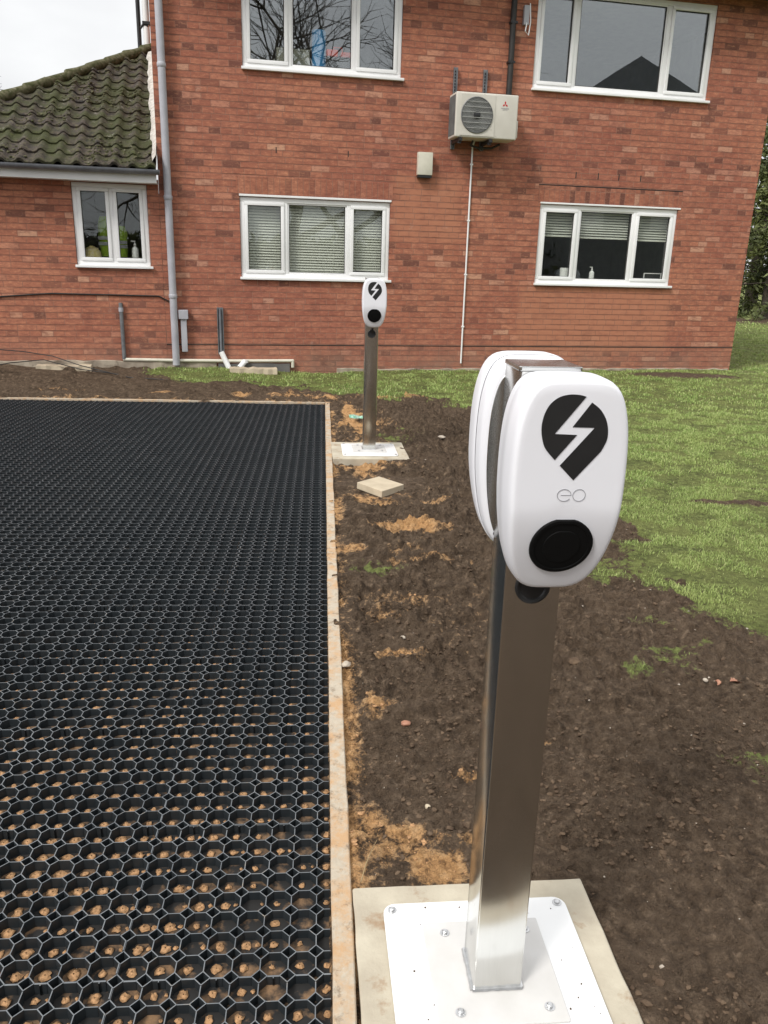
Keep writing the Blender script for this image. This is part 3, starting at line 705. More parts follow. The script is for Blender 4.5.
def make_charger(parent, s0, flip, detail=True, decals=True):
    """wall-box charger; local frame of the post, front looks along -y (or +y when flipped)"""
    body = shell([(0, .018), (.05, .008), (.10, .0055), (.30, .0045), (.34, .004)], cap=False).build('charger', M_charger, parent, smooth=True, angle=50)
    body.location = (s0, 0, 0)
    if flip: body.rotation_euler = (0, 0, math.pi)
    shell([(.34, .0065), (.36, .0065)], cap=False, backcap=False).build('seam', M_charger_edge, body, smooth=True)
    shell([(.36, .0035), (.372, .0022), (.60, .0022), (.84, .0028), (.92, .0042), (.96, .0058), (.982, .0076), (.994, .0096), (1.0, .0125)], backcap=False).build('front_cover', M_charger, body, smooth=True, angle=70)
    if detail:
        for q in ((-.040, 1.266), (.040, 1.266), (-.050, .968), (.050, .968)):   # fixing holes on the back flange
            MB().lathe([(.0055, 0), (.0055, .004)], 12, Matrix.Translation((q[0], -.0505, q[1])) @ Matrix.Rotation(R(90), 4, 'X')).build('screw_hole', M_black, body)
    if decals:
        mb = MB()
        for poly in (LOGO_A, LOGO_B):
            P = [(x-.0085, z-.011) for x, z in poly]
            if poly is LOGO_A: P = smooth_path(P[:10])+P[10:]
            else: P = P[1:5]+smooth_path(P[5:]+P[:1])
            n = len(P)
            # round the outer arcs with a couple of subdivided points
            y0 = -.1653; y1 = -.1659
            vs = [(x, y0, z) for x, z in P]+[(x, y1, z) for x, z in P]
            mb.add(vs, [tuple(range(n))[::-1], tuple(range(n, 2*n))]+[(i, (i+1) % n, n+(i+1) % n, n+i) for i in range(n)])
        mb.build('emblem', M_black, body)
    # socket flap: round, flat topped
    mb = MB(); cz = 1.024; rg = [(.0505, 0), (.0505, .0035), (.0490, .0050), (.0440, .0052), (.0432, .0035), (.030, .0035), (.029, .0048), (.012, .0050), (.001, .0050)]; n = 44
    for r_, e in rg:
        for i in range(n):
            a = 2*math.pi*i/n; x = r_*math.cos(a); z = min(r_*math.sin(a), r_*.955)
            p = shell_pt(x, cz+z*.985, 1.0); mb.v.append((p[0], p[1]-e, p[2]))
    for k in range(len(rg)-1):
        for i in range(n): mb.f.append((k*n+i, k*n+(i+1) % n, (k+1)*n+(i+1) % n, (k+1)*n+i)); mb.mi.append(0)
    mb.f.append(tuple((len(rg)-1)*n+i for i in range(n))); mb.mi.append(0)
    mb.build('socket_cover', M_socket, body, smooth=True, angle=30)
    if detail and decals:
        mb = MB(); z0 = 1.1112; ry = -.1655
        def arc(cx, rx, rz, a0, a1, n=26): return [(cx+rx*math.cos(R(a0+(a1-a0)*i/n)), ry, z0+rz*math.sin(R(a0+(a1-a0)*i/n))) for i in range(n+1)]
        mb.tube(arc(.0165, .0098, .0094, 0, 360), .00045, 5, False)
        mb.tube(arc(-.0068, .0108, .0094, 0, 325), .00045, 5, False)
        mb.tube([(-.0120, ry, z0), (.0040, ry, z0)], .00045, 5, False)
        mb.build('lettering', M_grey_ink, body)
    return body
def lathe_bolt(x, y, z, r=.009, parent=None):
    M = Matrix.Translation((x, y, z)); mb = MB().lathe([(r*1.25, 0), (r*1.25, .0018), (r*.75, .002), (r*.72, .006), (r*.5, .0075), (r*.3, .0075)], 6 if r < .008 else 12, M)
    return mb.build('bolt', M_bolt, parent, smooth=True, angle=30)
def station(label, P, zs, both, detail, lift):
    t = thing('charging_post', label, 'ev charger', (P.x, P.y, zs), PYAW, 'stainless steel electric car charging posts')
    zb = .012
    cv = MB().prism([(x, y-.014) for x, y in rrect(.216, .212, .028)], 0.001, .009).build('cover_plate', M_white_metal, t, bevel=.002, smooth=True)
    for q in ((-.196, .178), (.196, .178), (-.196, -.205), (.196, -.205)): lathe_bolt(q[0], q[1], .009, .0085, cv)
    bp = MB().prism(rrect(.132, .132, .004), .0095, .014).build('base_plate', M_plate, t, bevel=.001)
    for q in ((-.085, .10), (.098, .10), (-.085, -.10), (.098, -.098)): lathe_bolt(q[0], q[1], .014, .0085, bp)
    # square hollow post with rounded corners and a closed dark cap, weld bead at its foot
    sec = rrect(.0505, .0505, .004, 3)
    MB().prism(sec, .0135, 1.283+lift).build('post', M_steel, t, smooth=True, bevel=0, angle=40)
    mb = MB(); r = random.Random(3)
    for (x0, y0, x1, y1) in ((-.052, -.052, .052, -.052), (-.052, .052, .052, .052), (-.052, -.052, -.052, .052), (.052, -.052, .052, .052)):
        pts = [(x0+(x1-x0)*i/14, y0+(y1-y0)*i/14, .0165) for i in range(15)]; mb.tube(pts, [.0042+r.uniform(-.0008, .0008) for _ in pts], 6)
    mb.build('weld_bead', M_bolt, t, smooth=True)
    MB().prism(rrect(.052, .052, .004, 3), 1.2835+lift, 1.2915+lift).build('post_cap', M_steel, t, bevel=.0015)
    # cable hole with rubber grommet below the unit
    G = Matrix.Translation((0, -.0507, .913)) @ Matrix.Rotation(R(90), 4, 'X')
    g_ = MB().lathe([(.031, 0), (.031, .003), (.028, .0045), (.024, .0035), (.022, .001), (.002, .001)], 28, G).build('cable_grommet', M_black, t, smooth=True, angle=30)
    MB().tube([(.004, -.052, .925), (.004, -.070, .935), (.004, -.072, .955)], .008, 10).build('cable', M_black_rub, g_, smooth=True)
    make_charger(t, .009, False, detail, True).location.z = lift
    if both:
        # steel mounting plate between the post and the rear unit
        mb = MB(); o = inset(OUT, SGN*.022); mb.prism([(x, z) for x, z in o], .0505, .0535, Matrix(((1,0,0,0),(0,0,1,0),(0,1,0,0),(0,0,0,1))))
        mb.build('mounting_plate', M_steel, t, bevel=.0008, seg=1)
        mb = MB(); o = inset(OUT, SGN*.030); mb.prism([(x, z) for x, z in o], -.0535, -.0506, Matrix(((1,0,0,0),(0,0,1,0),(0,1,0,0),(0,0,0,1))))
        mb.build('mounting_plate', M_steel, t, bevel=.0008, seg=1)
        b = make_charger(t, .004, True, detail, False)
        b.location = (.005, .0, .007)
    return t
station('near stainless charging post with two white chargers back to back on a white plate', NP, .008, True, True, 0)
station('far stainless charging post with one white charger, standing below the blinds window', FP, .022, False, False, .03)

# loose slab, stones, leaves, twig, litter
def loose_slab():
    pts = [gnd(357, 483, .03), gnd(379, 475.5, .03), gnd(404, 483.5, .03), gnd(382, 492, .03)]
    c = sum(pts, Vector())/4; mb = MB(); mb.prism([(p.x-c.x, p.y-c.y) for p in pts][::-1], -.045, .0)
    o = mb.build('paving_slab', M_slabstone, bevel=.004, seg=2); o.location = (c.x, c.y, .030); o.rotation_euler = (R(-1.5), R(2), 0)
    tag(o, 'loose beige paving slab lying on the soil in front of the far charging post', 'paving slab')
loose_slab()
def stone(name, label, x, y, r, mat, cat='stone', flat=.7, sub=3, seed=0, px=True):
    p = gnd(x, y); z = gz(p.x, p.y)[0][0]
    bm = bmesh.new(); bmesh.ops.create_icosphere(bm, subdivisions=sub, radius=1)
    rr = np.random.default_rng(seed); off = rr.uniform(0, 50)
    for v_ in bm.verts:
        n_ = float(fbm(np.array([v_.co.x+off]), np.array([v_.co.y+v_.co.z*1.7]), 1.6, 3, seed)[0]); v_.co *= (.68+n_*.65); v_.co.z *= flat; v_.co.x *= 1.2; v_.co *= r
    me = bpy.data.meshes.new(name); bm.to_mesh(me); bm.free(); me.materials.append(mat)
    o = finish(name, me, smooth=True, angle=50); o.location = (p.x, p.y, z+r*flat*.45); o.rotation_euler = (0, 0, rr.uniform(0, 6)); return tag(o, label, cat)
stone('clod', 'round dark clod of soil just right of the near post, below the charger', 575, 664, .022, M_clod, 'clod', .75, 3, 1)
stone('stone', 'whitish flat stone on the soil right of the far footing', 441, 445, .030, M_stone, flat=.4, seed=2)
stone('stone', 'pale stone on sandy soil touching the long edging board', 346, 664, .017, M_stone, flat=.6, seed=3)
stone('stone', 'pinkish oblong stone on dark soil above the near footing', 406, 720, .013, M_leafd, flat=.6, seed=4)
stone('stone', 'small rounded buff stone between the near footing and the grid edging', 428, 804, .008, M_slabstone, flat=.8, seed=5)
stone('stone', 'cream pebble on the soil near the pair of dead leaves', 706, 676, .008, M_stone, flat=.8, seed=6)
stone('stone', 'small white stone in the soil ruts left of the near charger', 403, 637, .010, M_stone, flat=.7, seed=7)
def leaf(label, x, y, L_, rz, seed):
    p = gnd(x, y); z = gz(p.x, p.y)[0][0]; r = random.Random(seed); mb = MB(); n = 12; pts = []
    for i in range(n+1):
        f_ = i/n; w = math.sin(math.pi*f_**.8)*.32*(1+.28*math.sin(i*2.4+seed)); curl = .18*math.sin(f_*3+seed)
        for sd_ in (-1, -.5, 0, .5, 1): pts.append(((f_-.5)*L_, sd_*w*L_, (curl*.5+abs(sd_)*.16*w*3+.05)*L_))
    fs = [(i*5+j, i*5+j+1, (i+1)*5+j+1, (i+1)*5+j) for i in range(n) for j in range(4)]
    k = len(pts); pts += [(a, b, c-.0006) for a, b, c in pts]; fs += [tuple(q+k for q in f_)[::-1] for f_ in fs]
    o = mb.add(pts, fs).build('fallen_leaf', M_leafd, smooth=True, angle=80); o.location = (p.x, p.y, z+.003); o.rotation_euler = (R(r.uniform(-12, 12)), R(r.uniform(-10, 10)), rz)
    tag(o, label, 'leaf')
leaf('larger curled reddish dead leaf on the soil at the right', 737, 680, .055, .1, 1)
leaf('smaller reddish dead leaf left of the larger one on the soil', 719, 676, .034, 1.2, 4)
def twig():
    P = [gnd(361, 880, .012), gnd(366, 862, .02), gnd(372, 848, .026), gnd(377, 838, .012)]
    o = MB().tube([p-P[0] for p in P], [.0016, .0018, .0014, .0008], 6).build('twig', M_twig, smooth=True); o.location = P[0]+Vector((0, 0, -.006))
    tag(o, 'thin bent straw stalk on sand behind the near footing', 'twig')
twig()
def litter():
    p = gnd(359, 421); z = gz(p.x, p.y)[0][0]; mb = MB(); r = random.Random(5)
    pts = [(-.10, .03, .03), (-.05, -.03, .045), (0, .03, .02), (.05, -.02, .035), (.11, -.03, .01)]; vs = []
    for x, y, zz in pts: vs += [(x, y, zz), (x+.01, y-.035, zz*.3)]
    fs = [(2*i, 2*i+1, 2*i+3, 2*i+2) for i in range(4)]; n = len(vs); vs += [(a, b, c+.002) for a, b, c in vs]; fs += [tuple(q+n for q in f_)[::-1] for f_ in fs]
    o = mb.add(vs, fs).build('litter', M_foam, smooth=True); o.location = (p.x, p.y, z+.004)
    tag(o, 'crumpled green and white plastic scrap on soil left of the far post', 'litter')
litter()

# ================================================================== the house
house = thing('brick_house', 'red brick two storey house with white windows and a lower tiled wing', 'house', W0, WYAW)
def hobj(name, mb, mat, parent=None, **k): return mb.build(name, mat, parent or house, **k)
WINS = {  # s0, s1, z0, z1, mullions, group-glass
    'mid': (-2.165, -.20, 1.225, 2.215), 'right': (1.905, 4.0, 1.235, 2.285), 'ul': (-2.09, -.105, 3.68, 4.86), 'ur': (1.66, 4.215, 3.69, 4.86), 'left': (-4.185, -3.295, 1.325, 2.30)}
def wall_with_holes(s0, s1, z0, z1, holes, depth=.11):
    mb = MB(); sx = sorted({s0, s1, *[h[0] for h in holes], *[h[1] for h in holes]}); zx = sorted({z0, z1, *[h[2] for h in holes], *[h[3] for h in holes]})
    for a, b in zip(sx[:-1], sx[1:]):
        for c, d_ in zip(zx[:-1], zx[1:]):
            if any(a >= h[0]-1e-6 and b <= h[1]+1e-6 and c >= h[2]-1e-6 and d_ <= h[3]+1e-6 for h in holes): continue
            mb.add([(a, 0, c), (b, 0, c), (b, 0, d_), (a, 0, d_)], [(0, 1, 2, 3)])
    for h in holes:
        a, b, c, d_ = h
        mb.add([(a, 0, c), (a, depth, c), (a, depth, d_), (a, 0, d_)], [(0, 1, 2, 3)]); mb.add([(b, 0, c), (b, depth, c), (b, depth, d_), (b, 0, d_)], [(0, 3, 2, 1)])
        mb.add([(a, 0, d_), (b, 0, d_), (b, depth, d_), (a, depth, d_)], [(0, 3, 2, 1)]); mb.add([(a, 0, c), (b, 0, c), (b, depth, c), (a, depth, c)], [(0, 1, 2, 3)])
    return mb
SL, SR, ZT, DP = -3.15, 5.20, 5.0, 7.5
mb = wall_with_holes(SL, SR, -.3, ZT, [WINS[k] for k in ('mid', 'right', 'ul', 'ur')])
mb.add([(SR, 0, -.3), (SR, DP, -.3), (SR, DP, ZT), (SR, 0, ZT)], [(0, 1, 2, 3)])
mb.add([(SL, 0, -.3), (SL, DP, -.3), (SL, DP, ZT), (SL, 0, ZT)], [(0, 3, 2, 1)])
mb.add([(SL, DP, -.3), (SR, DP, -.3), (SR, DP, ZT), (SL, DP, ZT)], [(0, 3, 2, 1)])
me = bpy.data.meshes.new('wall'); me.from_pydata(mb.v, [], mb.f); me.materials.append(M_brick); wl = bpy.data.objects.new('wall', me); COL.objects.link(wl); wl.parent = house
wl['label'] = 'tall red brick wall of the two storey part'
# wing wall
SLL = -9.0
mb = wall_with_holes(SLL, SL-.002, -.3, 2.36, [WINS['left']])
mb.add([(SLL, 0, -.3), (SLL, 6.6, -.3), (SLL, 6.6, 2.36), (SLL, 0, 2.36)], [(0, 3, 2, 1)])
me = bpy.data.meshes.new('wall'); me.from_pydata(mb.v, [], mb.f); me.materials.append(M_brick); wl2 = bpy.data.objects.new('wall', me); COL.objects.link(wl2); wl2.parent = house
wl2['label'] = 'low red brick wall of the tiled wing'
# damp course line, soldier courses, drip line, weep slits, dark bricks
hobj('damp_course', MB().box(SL, SR, -.003, .01, .352, .364), M_black_rub)
for k in ('mid', 'right'):
    s0, s1, z0, z1 = WINS[k]
    hobj('soldier_course', MB().box(s0-.04, s1+.03, -.004, .01, z1+.028, z1+.235), M_soldier)
hobj('damp_course', MB().box(1.86, 4.03, -.006, .01, 2.524, 2.536), M_black_rub)
for q in (2.38, 2.71, 3.02, 3.35): hobj('weep_hole', MB().box(q, q+.014, -.002, .01, 2.63, 2.71), M_black_rub)
hobj('weep_hole', MB().box(-1.7, -1.688, -.002, .01, 2.74, 2.81), M_black_rub); hobj('weep_hole', MB().box(-.78, -.768, -.002, .01, 2.74, 2.81), M_black_rub)
# footing
def rough_box(s0, s1, o0, o1, z0, z1, seed, step=.12):
    r = random.Random(seed); mb = MB(); n = max(1, int((s1-s0)/step)); prev = None
    for k in range(n+1):
        s = s0+(s1-s0)*k/n; a = r.uniform(-.012, .012); b = r.uniform(-.012, .008)
        vs = [(s, o0+a, z0), (s, o0+a+.01, z1+b), (s, o1, z1+b), (s, o1, z0)]; o = len(mb.v); mb.v += vs
        if prev is not None:
            for i in range(4): mb.f.append((prev+i, prev+(i+1) % 4, o+(i+1) % 4, o+i)); mb.mi.append(0)
        else: mb.f.append((o, o+1, o+2, o+3)); mb.mi.append(0)
        prev = o
    mb.f.append((prev+3, prev+2, prev+1, prev)); mb.mi.append(0); return mb
hobj('footing', rough_box(-9, -2.52, -.045, .05, -.2, .150, 4), M_conc_old, bevel=.006, seg=1)
hobj('footing', rough_box(-.9, 5.18, -.03, .05, -.2, .045, 5), M_conc_old, bevel=.006, seg=1)
hobj('footing', rough_box(-2.50, -1.55, -.06, .05, -.2, .115, 6), simple('grey_slab', (.09, .09, .088), (.15, .14, .13), .85, scale=6))

def window(key, splits, glass, sill=True, fr=.055, top_drop=False, depth=.02):
    s0, s1, z0, z1 = WINS[key]; y0, y1 = depth, depth+.07
    w = MB(); a, b, c, d_ = s0+.004, s1-.004, z0+.004, z1-.004
    for q in ((a, b, d_-fr, d_), (a, b, c, c+fr), (a, a+fr, c+fr, d_-fr), (b-fr, b, c+fr, d_-fr)): w.box(q[0], q[1], y0, y1, q[2], q[3])
    f_ = hobj('window', w, M_upvc, bevel=.006, smooth=True)
    xs_ = [a+fr]+[x for m_ in splits for x in (m_[0], m_[1])]+[b-fr]
    for m_ in splits: MB().box(m_[0], m_[1], y0+.003, y1-.003, c+fr, d_-fr).build('mullion', M_upvc, f_, bevel=.006, smooth=True)
    for i in range(0, len(xs_), 2):
        x0, x1 = xs_[i], xs_[i+1]
        e = .018 if not ((i//2) in CASE.get(key, ())) else .042
        sh = MB(); yy = y0-.012 if e > .03 else y0+.012
        for q in ((x0, x1, d_-fr-e, d_-fr), (x0, x1, c+fr, c+fr+e), (x0, x0+e, c+fr+e, d_-fr-e), (x1-e, x1, c+fr+e, d_-fr-e)): sh.box(q[0], q[1], yy, y0+.05, q[2], q[3])
        sh.build('sash', M_upvc, f_, bevel=.005, smooth=True)
        MB().box(x0+e-.003, x1-e+.003, y0+.032, y0+.036, c+fr+e-.003, d_-fr-e+.003).build('pane', glass, f_)
        gk = MB(); g_ = .006
        for q in ((x0+e, x1-e, d_-fr-e-g_, d_-fr-e), (x0+e, x1-e, c+fr+e, c+fr+e+g_), (x0+e, x0+e+g_, c+fr+e+g_, d_-fr-e-g_), (x1-e-g_, x1-e, c+fr+e+g_, d_-fr-e-g_)): gk.box(q[0], q[1], y0+.016, y0+.031, q[2], q[3])
        gk.build('gasket', M_black_rub, f_)
    if sill: MB().box(s0-.015, s1+.03, -.045, y0+.002, z0-.024, z0+.008).build('sill', M_upvc, f_, bevel=.006, smooth=True)
    return f_
CASE = {'mid': (0, 2), 'right': (0, 2), 'ul': (0, 2), 'ur': (0, 2), 'left': (0, 1)}
window('mid', [(-1.60, -1.555), (-.78, -.73)], M_glass)
MB().box(-2.17, -.19, -.012, .03, 2.217, 2.243).build('window_head', M_upvc, house, bevel=.004)
window('right', [(2.47, 2.52), (3.325, 3.375)], M_glass)
MB().box(1.90, 4.03, -.012, .03, 2.287, 2.31).build('window_head', M_upvc, house, bevel=.004)
window('ul', [(-1.535, -1.49), (-.73, -.685)], M_glass_up)
window('ur', [(2.20, 2.25), (3.50, 3.56)], M_glass_up)
window('left', [(-3.755, -3.705)], M_glass)
# rooms behind the windows (plaster shells with floors)
def room(s0, s1, o0, o1, z0, z1):
    mb = MB(); mb.m = 0
    mb.add([(s0, o1, z0), (s1, o1, z0), (s1, o1, z1), (s0, o1, z1)], [(0, 1, 2, 3)]); mb.add([(s0, o0, z0), (s0, o1, z0), (s0, o1, z1), (s0, o0, z1)], [(0, 1, 2, 3)])
    mb.add([(s1, o0, z0), (s1, o1, z0), (s1, o1, z1), (s1, o0, z1)], [(0, 1, 2, 3)]); mb.add([(s0, o0, z1), (s1, o0, z1), (s1, o1, z1), (s0, o1, z1)], [(0, 1, 2, 3)])
    mb.m = 1; mb.add([(s0, o0, z0), (s1, o0, z0), (s1, o1, z0), (s0, o1, z0)], [(0, 1, 2, 3)])
    me = bpy.data.meshes.new('room'); me.from_pydata(mb.v, [], mb.f); me.materials.append(M_room); me.materials.append(M_roomf); me.polygons.foreach_set('material_index', mb.mi)
    o = bpy.data.objects.new('room', me); COL.objects.link(o); o.parent = house
room(SL+.1, .8, .112, 4.0, .2, 2.55); room(.9, SR-.1, .112, 4.0, .2, 2.55); room(SL+.1, .8, .112, 4.0, 2.75, 4.98); room(.9, SR-.1, .112, 4.0, 2.75, 4.98); room(-5.6, SL-.1, .112, 3.5, .2, 2.34)
def ledge(s0, s1, z): return MB().box(s0, s1, .0925, .34, z-.03, z).build('window_board', M_upvc, house, bevel=.004)
ledge(-2.16, -.21, 1.28); ledge(1.91, 3.99, 1.285); ledge(-2.08, -.11, 3.735); ledge(1.67, 4.2, 3.745); ledge(-4.18, -3.30, 1.385)

# blinds
def blind(s0, s1, ztop, zbot, label, grp, name='window_blind', tilt=38, o=.125, pitch=.034, dirty=False):
    t = thing(name, label, 'blind', hp((s0+s1)/2, o, zbot), WYAW, grp); w = (s1-s0)/2; mb = MB(); z = zbot+.02; k = 0
    while z < ztop-.03:
        a = R(tilt+random.uniform(-3, 3)); dy, dz = .018*math.cos(a), .018*math.sin(a); sag = random.uniform(-.0015, .0015)
        mb.add([(-w, -dy, z-zbot-dz+sag), (w, -dy, z-zbot-dz-sag), (w, dy, z-zbot+dz-sag), (-w, dy, z-zbot+dz+sag)], [(0, 1, 2, 3)]); z += pitch
    me = bpy.data.meshes.new('slats'); me.from_pydata(mb.v, [], mb.f); me.materials.append(M_blind); o_ = bpy.data.objects.new('slats', me); COL.objects.link(o_); o_.parent = t
    MB().box(-w, w, -.014, .014, ztop-zbot-.028, ztop-zbot).build('head_rail', M_blind, t)
    MB().box(-w, w, -.012, .012, 0, .012).build('bottom_rail', M_blind, t)
    MB().tube([(-w*.6, -.015, 0), (-w*.6, -.015, ztop-zbot)], .0012, 4).build('cord', M_blind, t); MB().tube([(w*.6, -.015, 0), (w*.6, -.015, ztop-zbot)], .0012, 4).build('cord', M_blind, t)
gb = 'closed venetian blinds in the middle ground floor window'
blind(-2.09, -1.61, 2.15, 1.29, 'narrow closed blind in the left pane of the window behind the far post', gb, tilt=55)
blind(-1.545, -.79, 2.17, 1.29, 'wide closed blind in the centre pane of the window behind the far post', gb, tilt=55)
blind(-.72, -.27, 2.15, 1.34, 'narrow closed blind ending above the ledge, right pane behind the far post', gb, tilt=55)
gb = 'half lowered venetian blinds in the right ground floor window'
blind(1.98, 2.46, 2.22, 1.87, 'half lowered blind in the left pane of the right ground floor window', gb, tilt=45)
blind(2.53, 3.315, 2.24, 1.86, 'half lowered wide blind in the centre pane of the right ground floor window', gb, tilt=45)
blind(3.385, 3.93, 2.22, 1.85, 'half lowered blind in the right pane of the right ground floor window', gb, tilt=45)

# things standing inside the windows
def hthing(name, label, cat, s, o, z, group=None): return thing(name, label, cat, hp(s, o, z), WYAW, group)
t = hthing('foam_roll', 'tall bright blue roll standing on the upper left window ledge', 'roll', -1.13, .20, 3.735)
MB().lathe([(.085, 0), (.088, .01), (.088, .44), (.08, .455), (.03, .455), (.028, .40)], 24).build('roll', M_blue, t, smooth=True, angle=40)
t = hthing('box_file', 'cream cardboard box beside the blue roll in the upper left window', 'box', -1.46, .22, 3.735)
b_ = MB().box(-.20, .21, -.07, .07, 0, .20).build('box', M_file, t, bevel=.004); MB().box(-.203, .213, -.073, .073, .201, .225).build('lid', M_file, t, bevel=.004)
t = hthing('paper_tray', 'pale low paper tray at the left end of the upper left window', 'tray', -1.83, .22, 3.735)
MB().box(-.14, .14, -.09, .09, 0, .012).box(-.14, -.13, -.09, .09, .012, .09).box(.13, .14, -.09, .09, .012, .09).box(-.13, .13, .08, .09, .012, .09).build('tray', M_file, t)
MB().box(-.125, .125, -.085, .078, .013, .05).build('papers', M_upvc, t)
t = hthing('toolbox', 'dark box with red lid and handle in the upper left window', 'toolbox', -.885, .22, 3.735)
MB().box(-.15, .15, -.08, .08, 0, .17).build('body', M_dark_metal, t, bevel=.01); MB().box(-.155, -.01, -.085, .085, .172, .25).box(.03, .155, -.085, .085, .172, .23).build('lid', M_redp, t, bevel=.012)
MB().tube([(-.06, 0, .23), (-.05, 0, .29), (.05, 0, .29), (.06, 0, .23)], .009, 8).build('handle', M_redp, t, smooth=True)
def bottle(label, s, o, z, h, r, mat):
    t = hthing('bottle', label, 'bottle', s, o, z)
    MB().lathe([(r*.9, 0), (r, .01), (r, h*.58), (r*.85, h*.66), (r*.3, h*.74), (r*.3, h*.80)], 16).build('body', mat, t, smooth=True, angle=45)
    MB().lathe([(r*.42, h*.80), (r*.42, h*.87), (r*.15, h*.88), (r*.15, h)], 12).build('cap', mat, t, smooth=True, angle=45)
    MB().box(-r*1.1, r*.2, -r*.12, r*.12, h*.97, h*1.02).build('nozzle', mat, t)
bottle('white pump bottle on the ledge in the centre pane of the right window', 2.84, .16, 1.285, .19, .036, M_upvc)
bottle('white spray bottle inside the small window of the tiled wing', -3.49, .17, 1.385, .25, .042, M_upvc)
t = hthing('cup', 'white mug on the ledge in the left pane of the right window', 'mug', 2.42, .17, 1.285)
MB().lathe([(.05, 0), (.062, .005), (.068, .17), (.060, .17), (.055, .02), (.01, .02)], 20).build('body', M_upvc, t, smooth=True, angle=45)
MB().tube([(.062, 0, .14), (.10, 0, .135), (.105, 0, .06), (.060, 0, .04)], .007, 8).build('handle', M_upvc, t, smooth=True)
t = hthing('office_chair', 'grey chair back beside the pump bottle in the right ground floor window', 'chair', 2.68, .62, .2)
MB().prism(rrect(.20, .22, .09), -.03, .03, Matrix.Translation((0, .02, 1.02)) @ Matrix.Rotation(R(90), 4, 'X')).build('backrest', simple('chair_grey', (.22, .24, .26), None, .8), t, bevel=.01, smooth=True)
MB().prism(rrect(.22, .21, .06), .47, .54).build('seat', M_room, t, bevel=.015, smooth=True); MB().tube([(0, 0, .05), (0, 0, .48)], .025).tube([(0, .2, .5), (0, .08, .75), (0, .05, .95)], .018).build('column', M_black, t, smooth=True)
mb = MB()
for k in range(5): mb.tube([(0, 0, .09), (.26*math.cos(k*1.2566), .26*math.sin(k*1.2566), .05)], [.022, .014], 6)
mb.build('base', M_black, t, smooth=True)
t = hthing('picture_frame', 'small dark picture with a pale frame in the right window', 'picture frame', 3.81, .17, 1.285)
MB().box(-.13, .13, -.004, .0, .012, .118).build('picture', M_dark_metal, t); MB().box(-.14, .14, -.01, .006, 0, .012).box(-.14, .14, -.01, .006, .118, .13).box(-.14, -.13, -.01, .006, .012, .118).box(.13, .14, -.01, .006, .012, .118).build('frame', M_upvc, t)
def vest(label, s, z0, z1, w):
    t = hthing('hi_vis_vest', label, 'vest', s, .45, z0, 'yellow hi vis vests hanging inside the wing window'); h = z1-z0; mb = MB(); n = 10; m_ = 12; vs = []; fs = []
    for i in range(n+1):
        f_ = i/n; wd_ = w*(.75+.25*f_ if f_ < .75 else 1.0-(f_-.75)*1.6)
        for j in range(m_):
            a = 2*math.pi*j/m_; vs.append((wd_*math.cos(a), .05*math.sin(a)+.008*math.sin(j*2.1+i), f_*h))
    for i in range(n):
        for j in range(m_): fs.append((i*m_+j, i*m_+(j+1) % m_, (i+1)*m_+(j+1) % m_, (i+1)*m_+j))
    mb.add(vs, fs).build('cloth', M_hivis, t, smooth=True, angle=70)
    for q in (.28, .42): MB().box(-w*.86, w*.86, -.062, -.056, h*q, h*q+.04).build('reflective_band', M_grey_pvc, t)
    MB().tube([(0, 0, h*.98), (0, .02, h+.04), (.03, 0, h+.09)], .004, 6).build('hook', M_galv, t)
vest('yellow hi vis vest hanging in the left pane of the wing window', -3.87, 1.44, 1.93, .10)
vest('yellow hi vis vest hanging in the right pane of the wing window', -3.67, 1.44, 1.82, .08)
t = hthing('hard_hat', 'pale yellow helmet on the ledge of the wing window', 'hard hat', -4.02, .22, 1.385)
MB().lathe([(.125, .02), (.128, .03), (.112, .045), (.105, .10), (.075, .15), (.03, .17), (.004, .173)], 24).build('shell', M_yel, t, smooth=True); MB().box(-.02, .02, -.09, .09, .150, .178).build('ridge', M_yel, t, bevel=.008)
t = hthing('cabinet', 'dark cabinet standing in the room behind the wing window', 'cabinet', -4.15, 1.2, .2)
MB().box(-.35, .25, 0, .4, 0, 1.55).build('body', M_dark_metal, t, bevel=.006); MB().box(-.34, -.055, -.012, -.001, .05, 1.52).build('door', M_dark_metal, t, bevel=.003); MB().box(-.045, .24, -.012, -.001, .05, 1.52).build('door', M_dark_metal, t, bevel=.003)
hobj('wall_panel', MB().box(-4.6, -3.3, 1.9, 1.95, 1.75, 2.34), simple('cream_wall', (.42, .40, .30), None, .8))

# ---- main roof edge: soffit, fascia, gutter, roof
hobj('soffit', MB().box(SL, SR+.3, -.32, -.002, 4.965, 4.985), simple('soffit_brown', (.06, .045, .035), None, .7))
hobj('fascia', MB().box(SL, SR+.3, -.342, -.322, 4.90, 5.06), M_upvc, bevel=.003)
def gutter(s0, s1, o, z, r=.058, mat=M_gutter, par=None):
    mb = MB(); n = 12; pr = [(math.cos(R(180+180*i/n))*r, math.sin(R(180+180*i/n))*r) for i in range(n+1)]; pi_ = [(a*.93, b*.93) for a, b in pr][::-1]; ring = pr+pi_; k = len(ring)
    vs = [(s0, o+a, z+b) for a, b in ring]+[(s1, o+a, z+b) for a, b in ring]; fs = [(i, (i+1) % k, k+(i+1) % k, k+i) for i in range(k)]+[tuple(range(n+1)), tuple(range(k, k+n+1))[::-1]]
    mb.add(vs, fs); return hobj('gutter', mb, mat, par, smooth=True, angle=50)
gutter(SL, SR+.35, -.405, 5.02, .058, M_upvc)
mb = MB(); a, b, c = -.42, DP+.4, 5.07; rz_ = 7.4
mb.add([(SL, a, c), (SR+.35, a, c), (SR+.35, b, c), (SL, b, c), (SL, (a+b)/2, rz_), (SR+.35, (a+b)/2, rz_)], [(0, 1, 5, 4), (2, 3, 4, 5), (1, 2, 5), (3, 0, 4), (0, 3, 2, 1)])
hobj('roof', mb, M_tile)

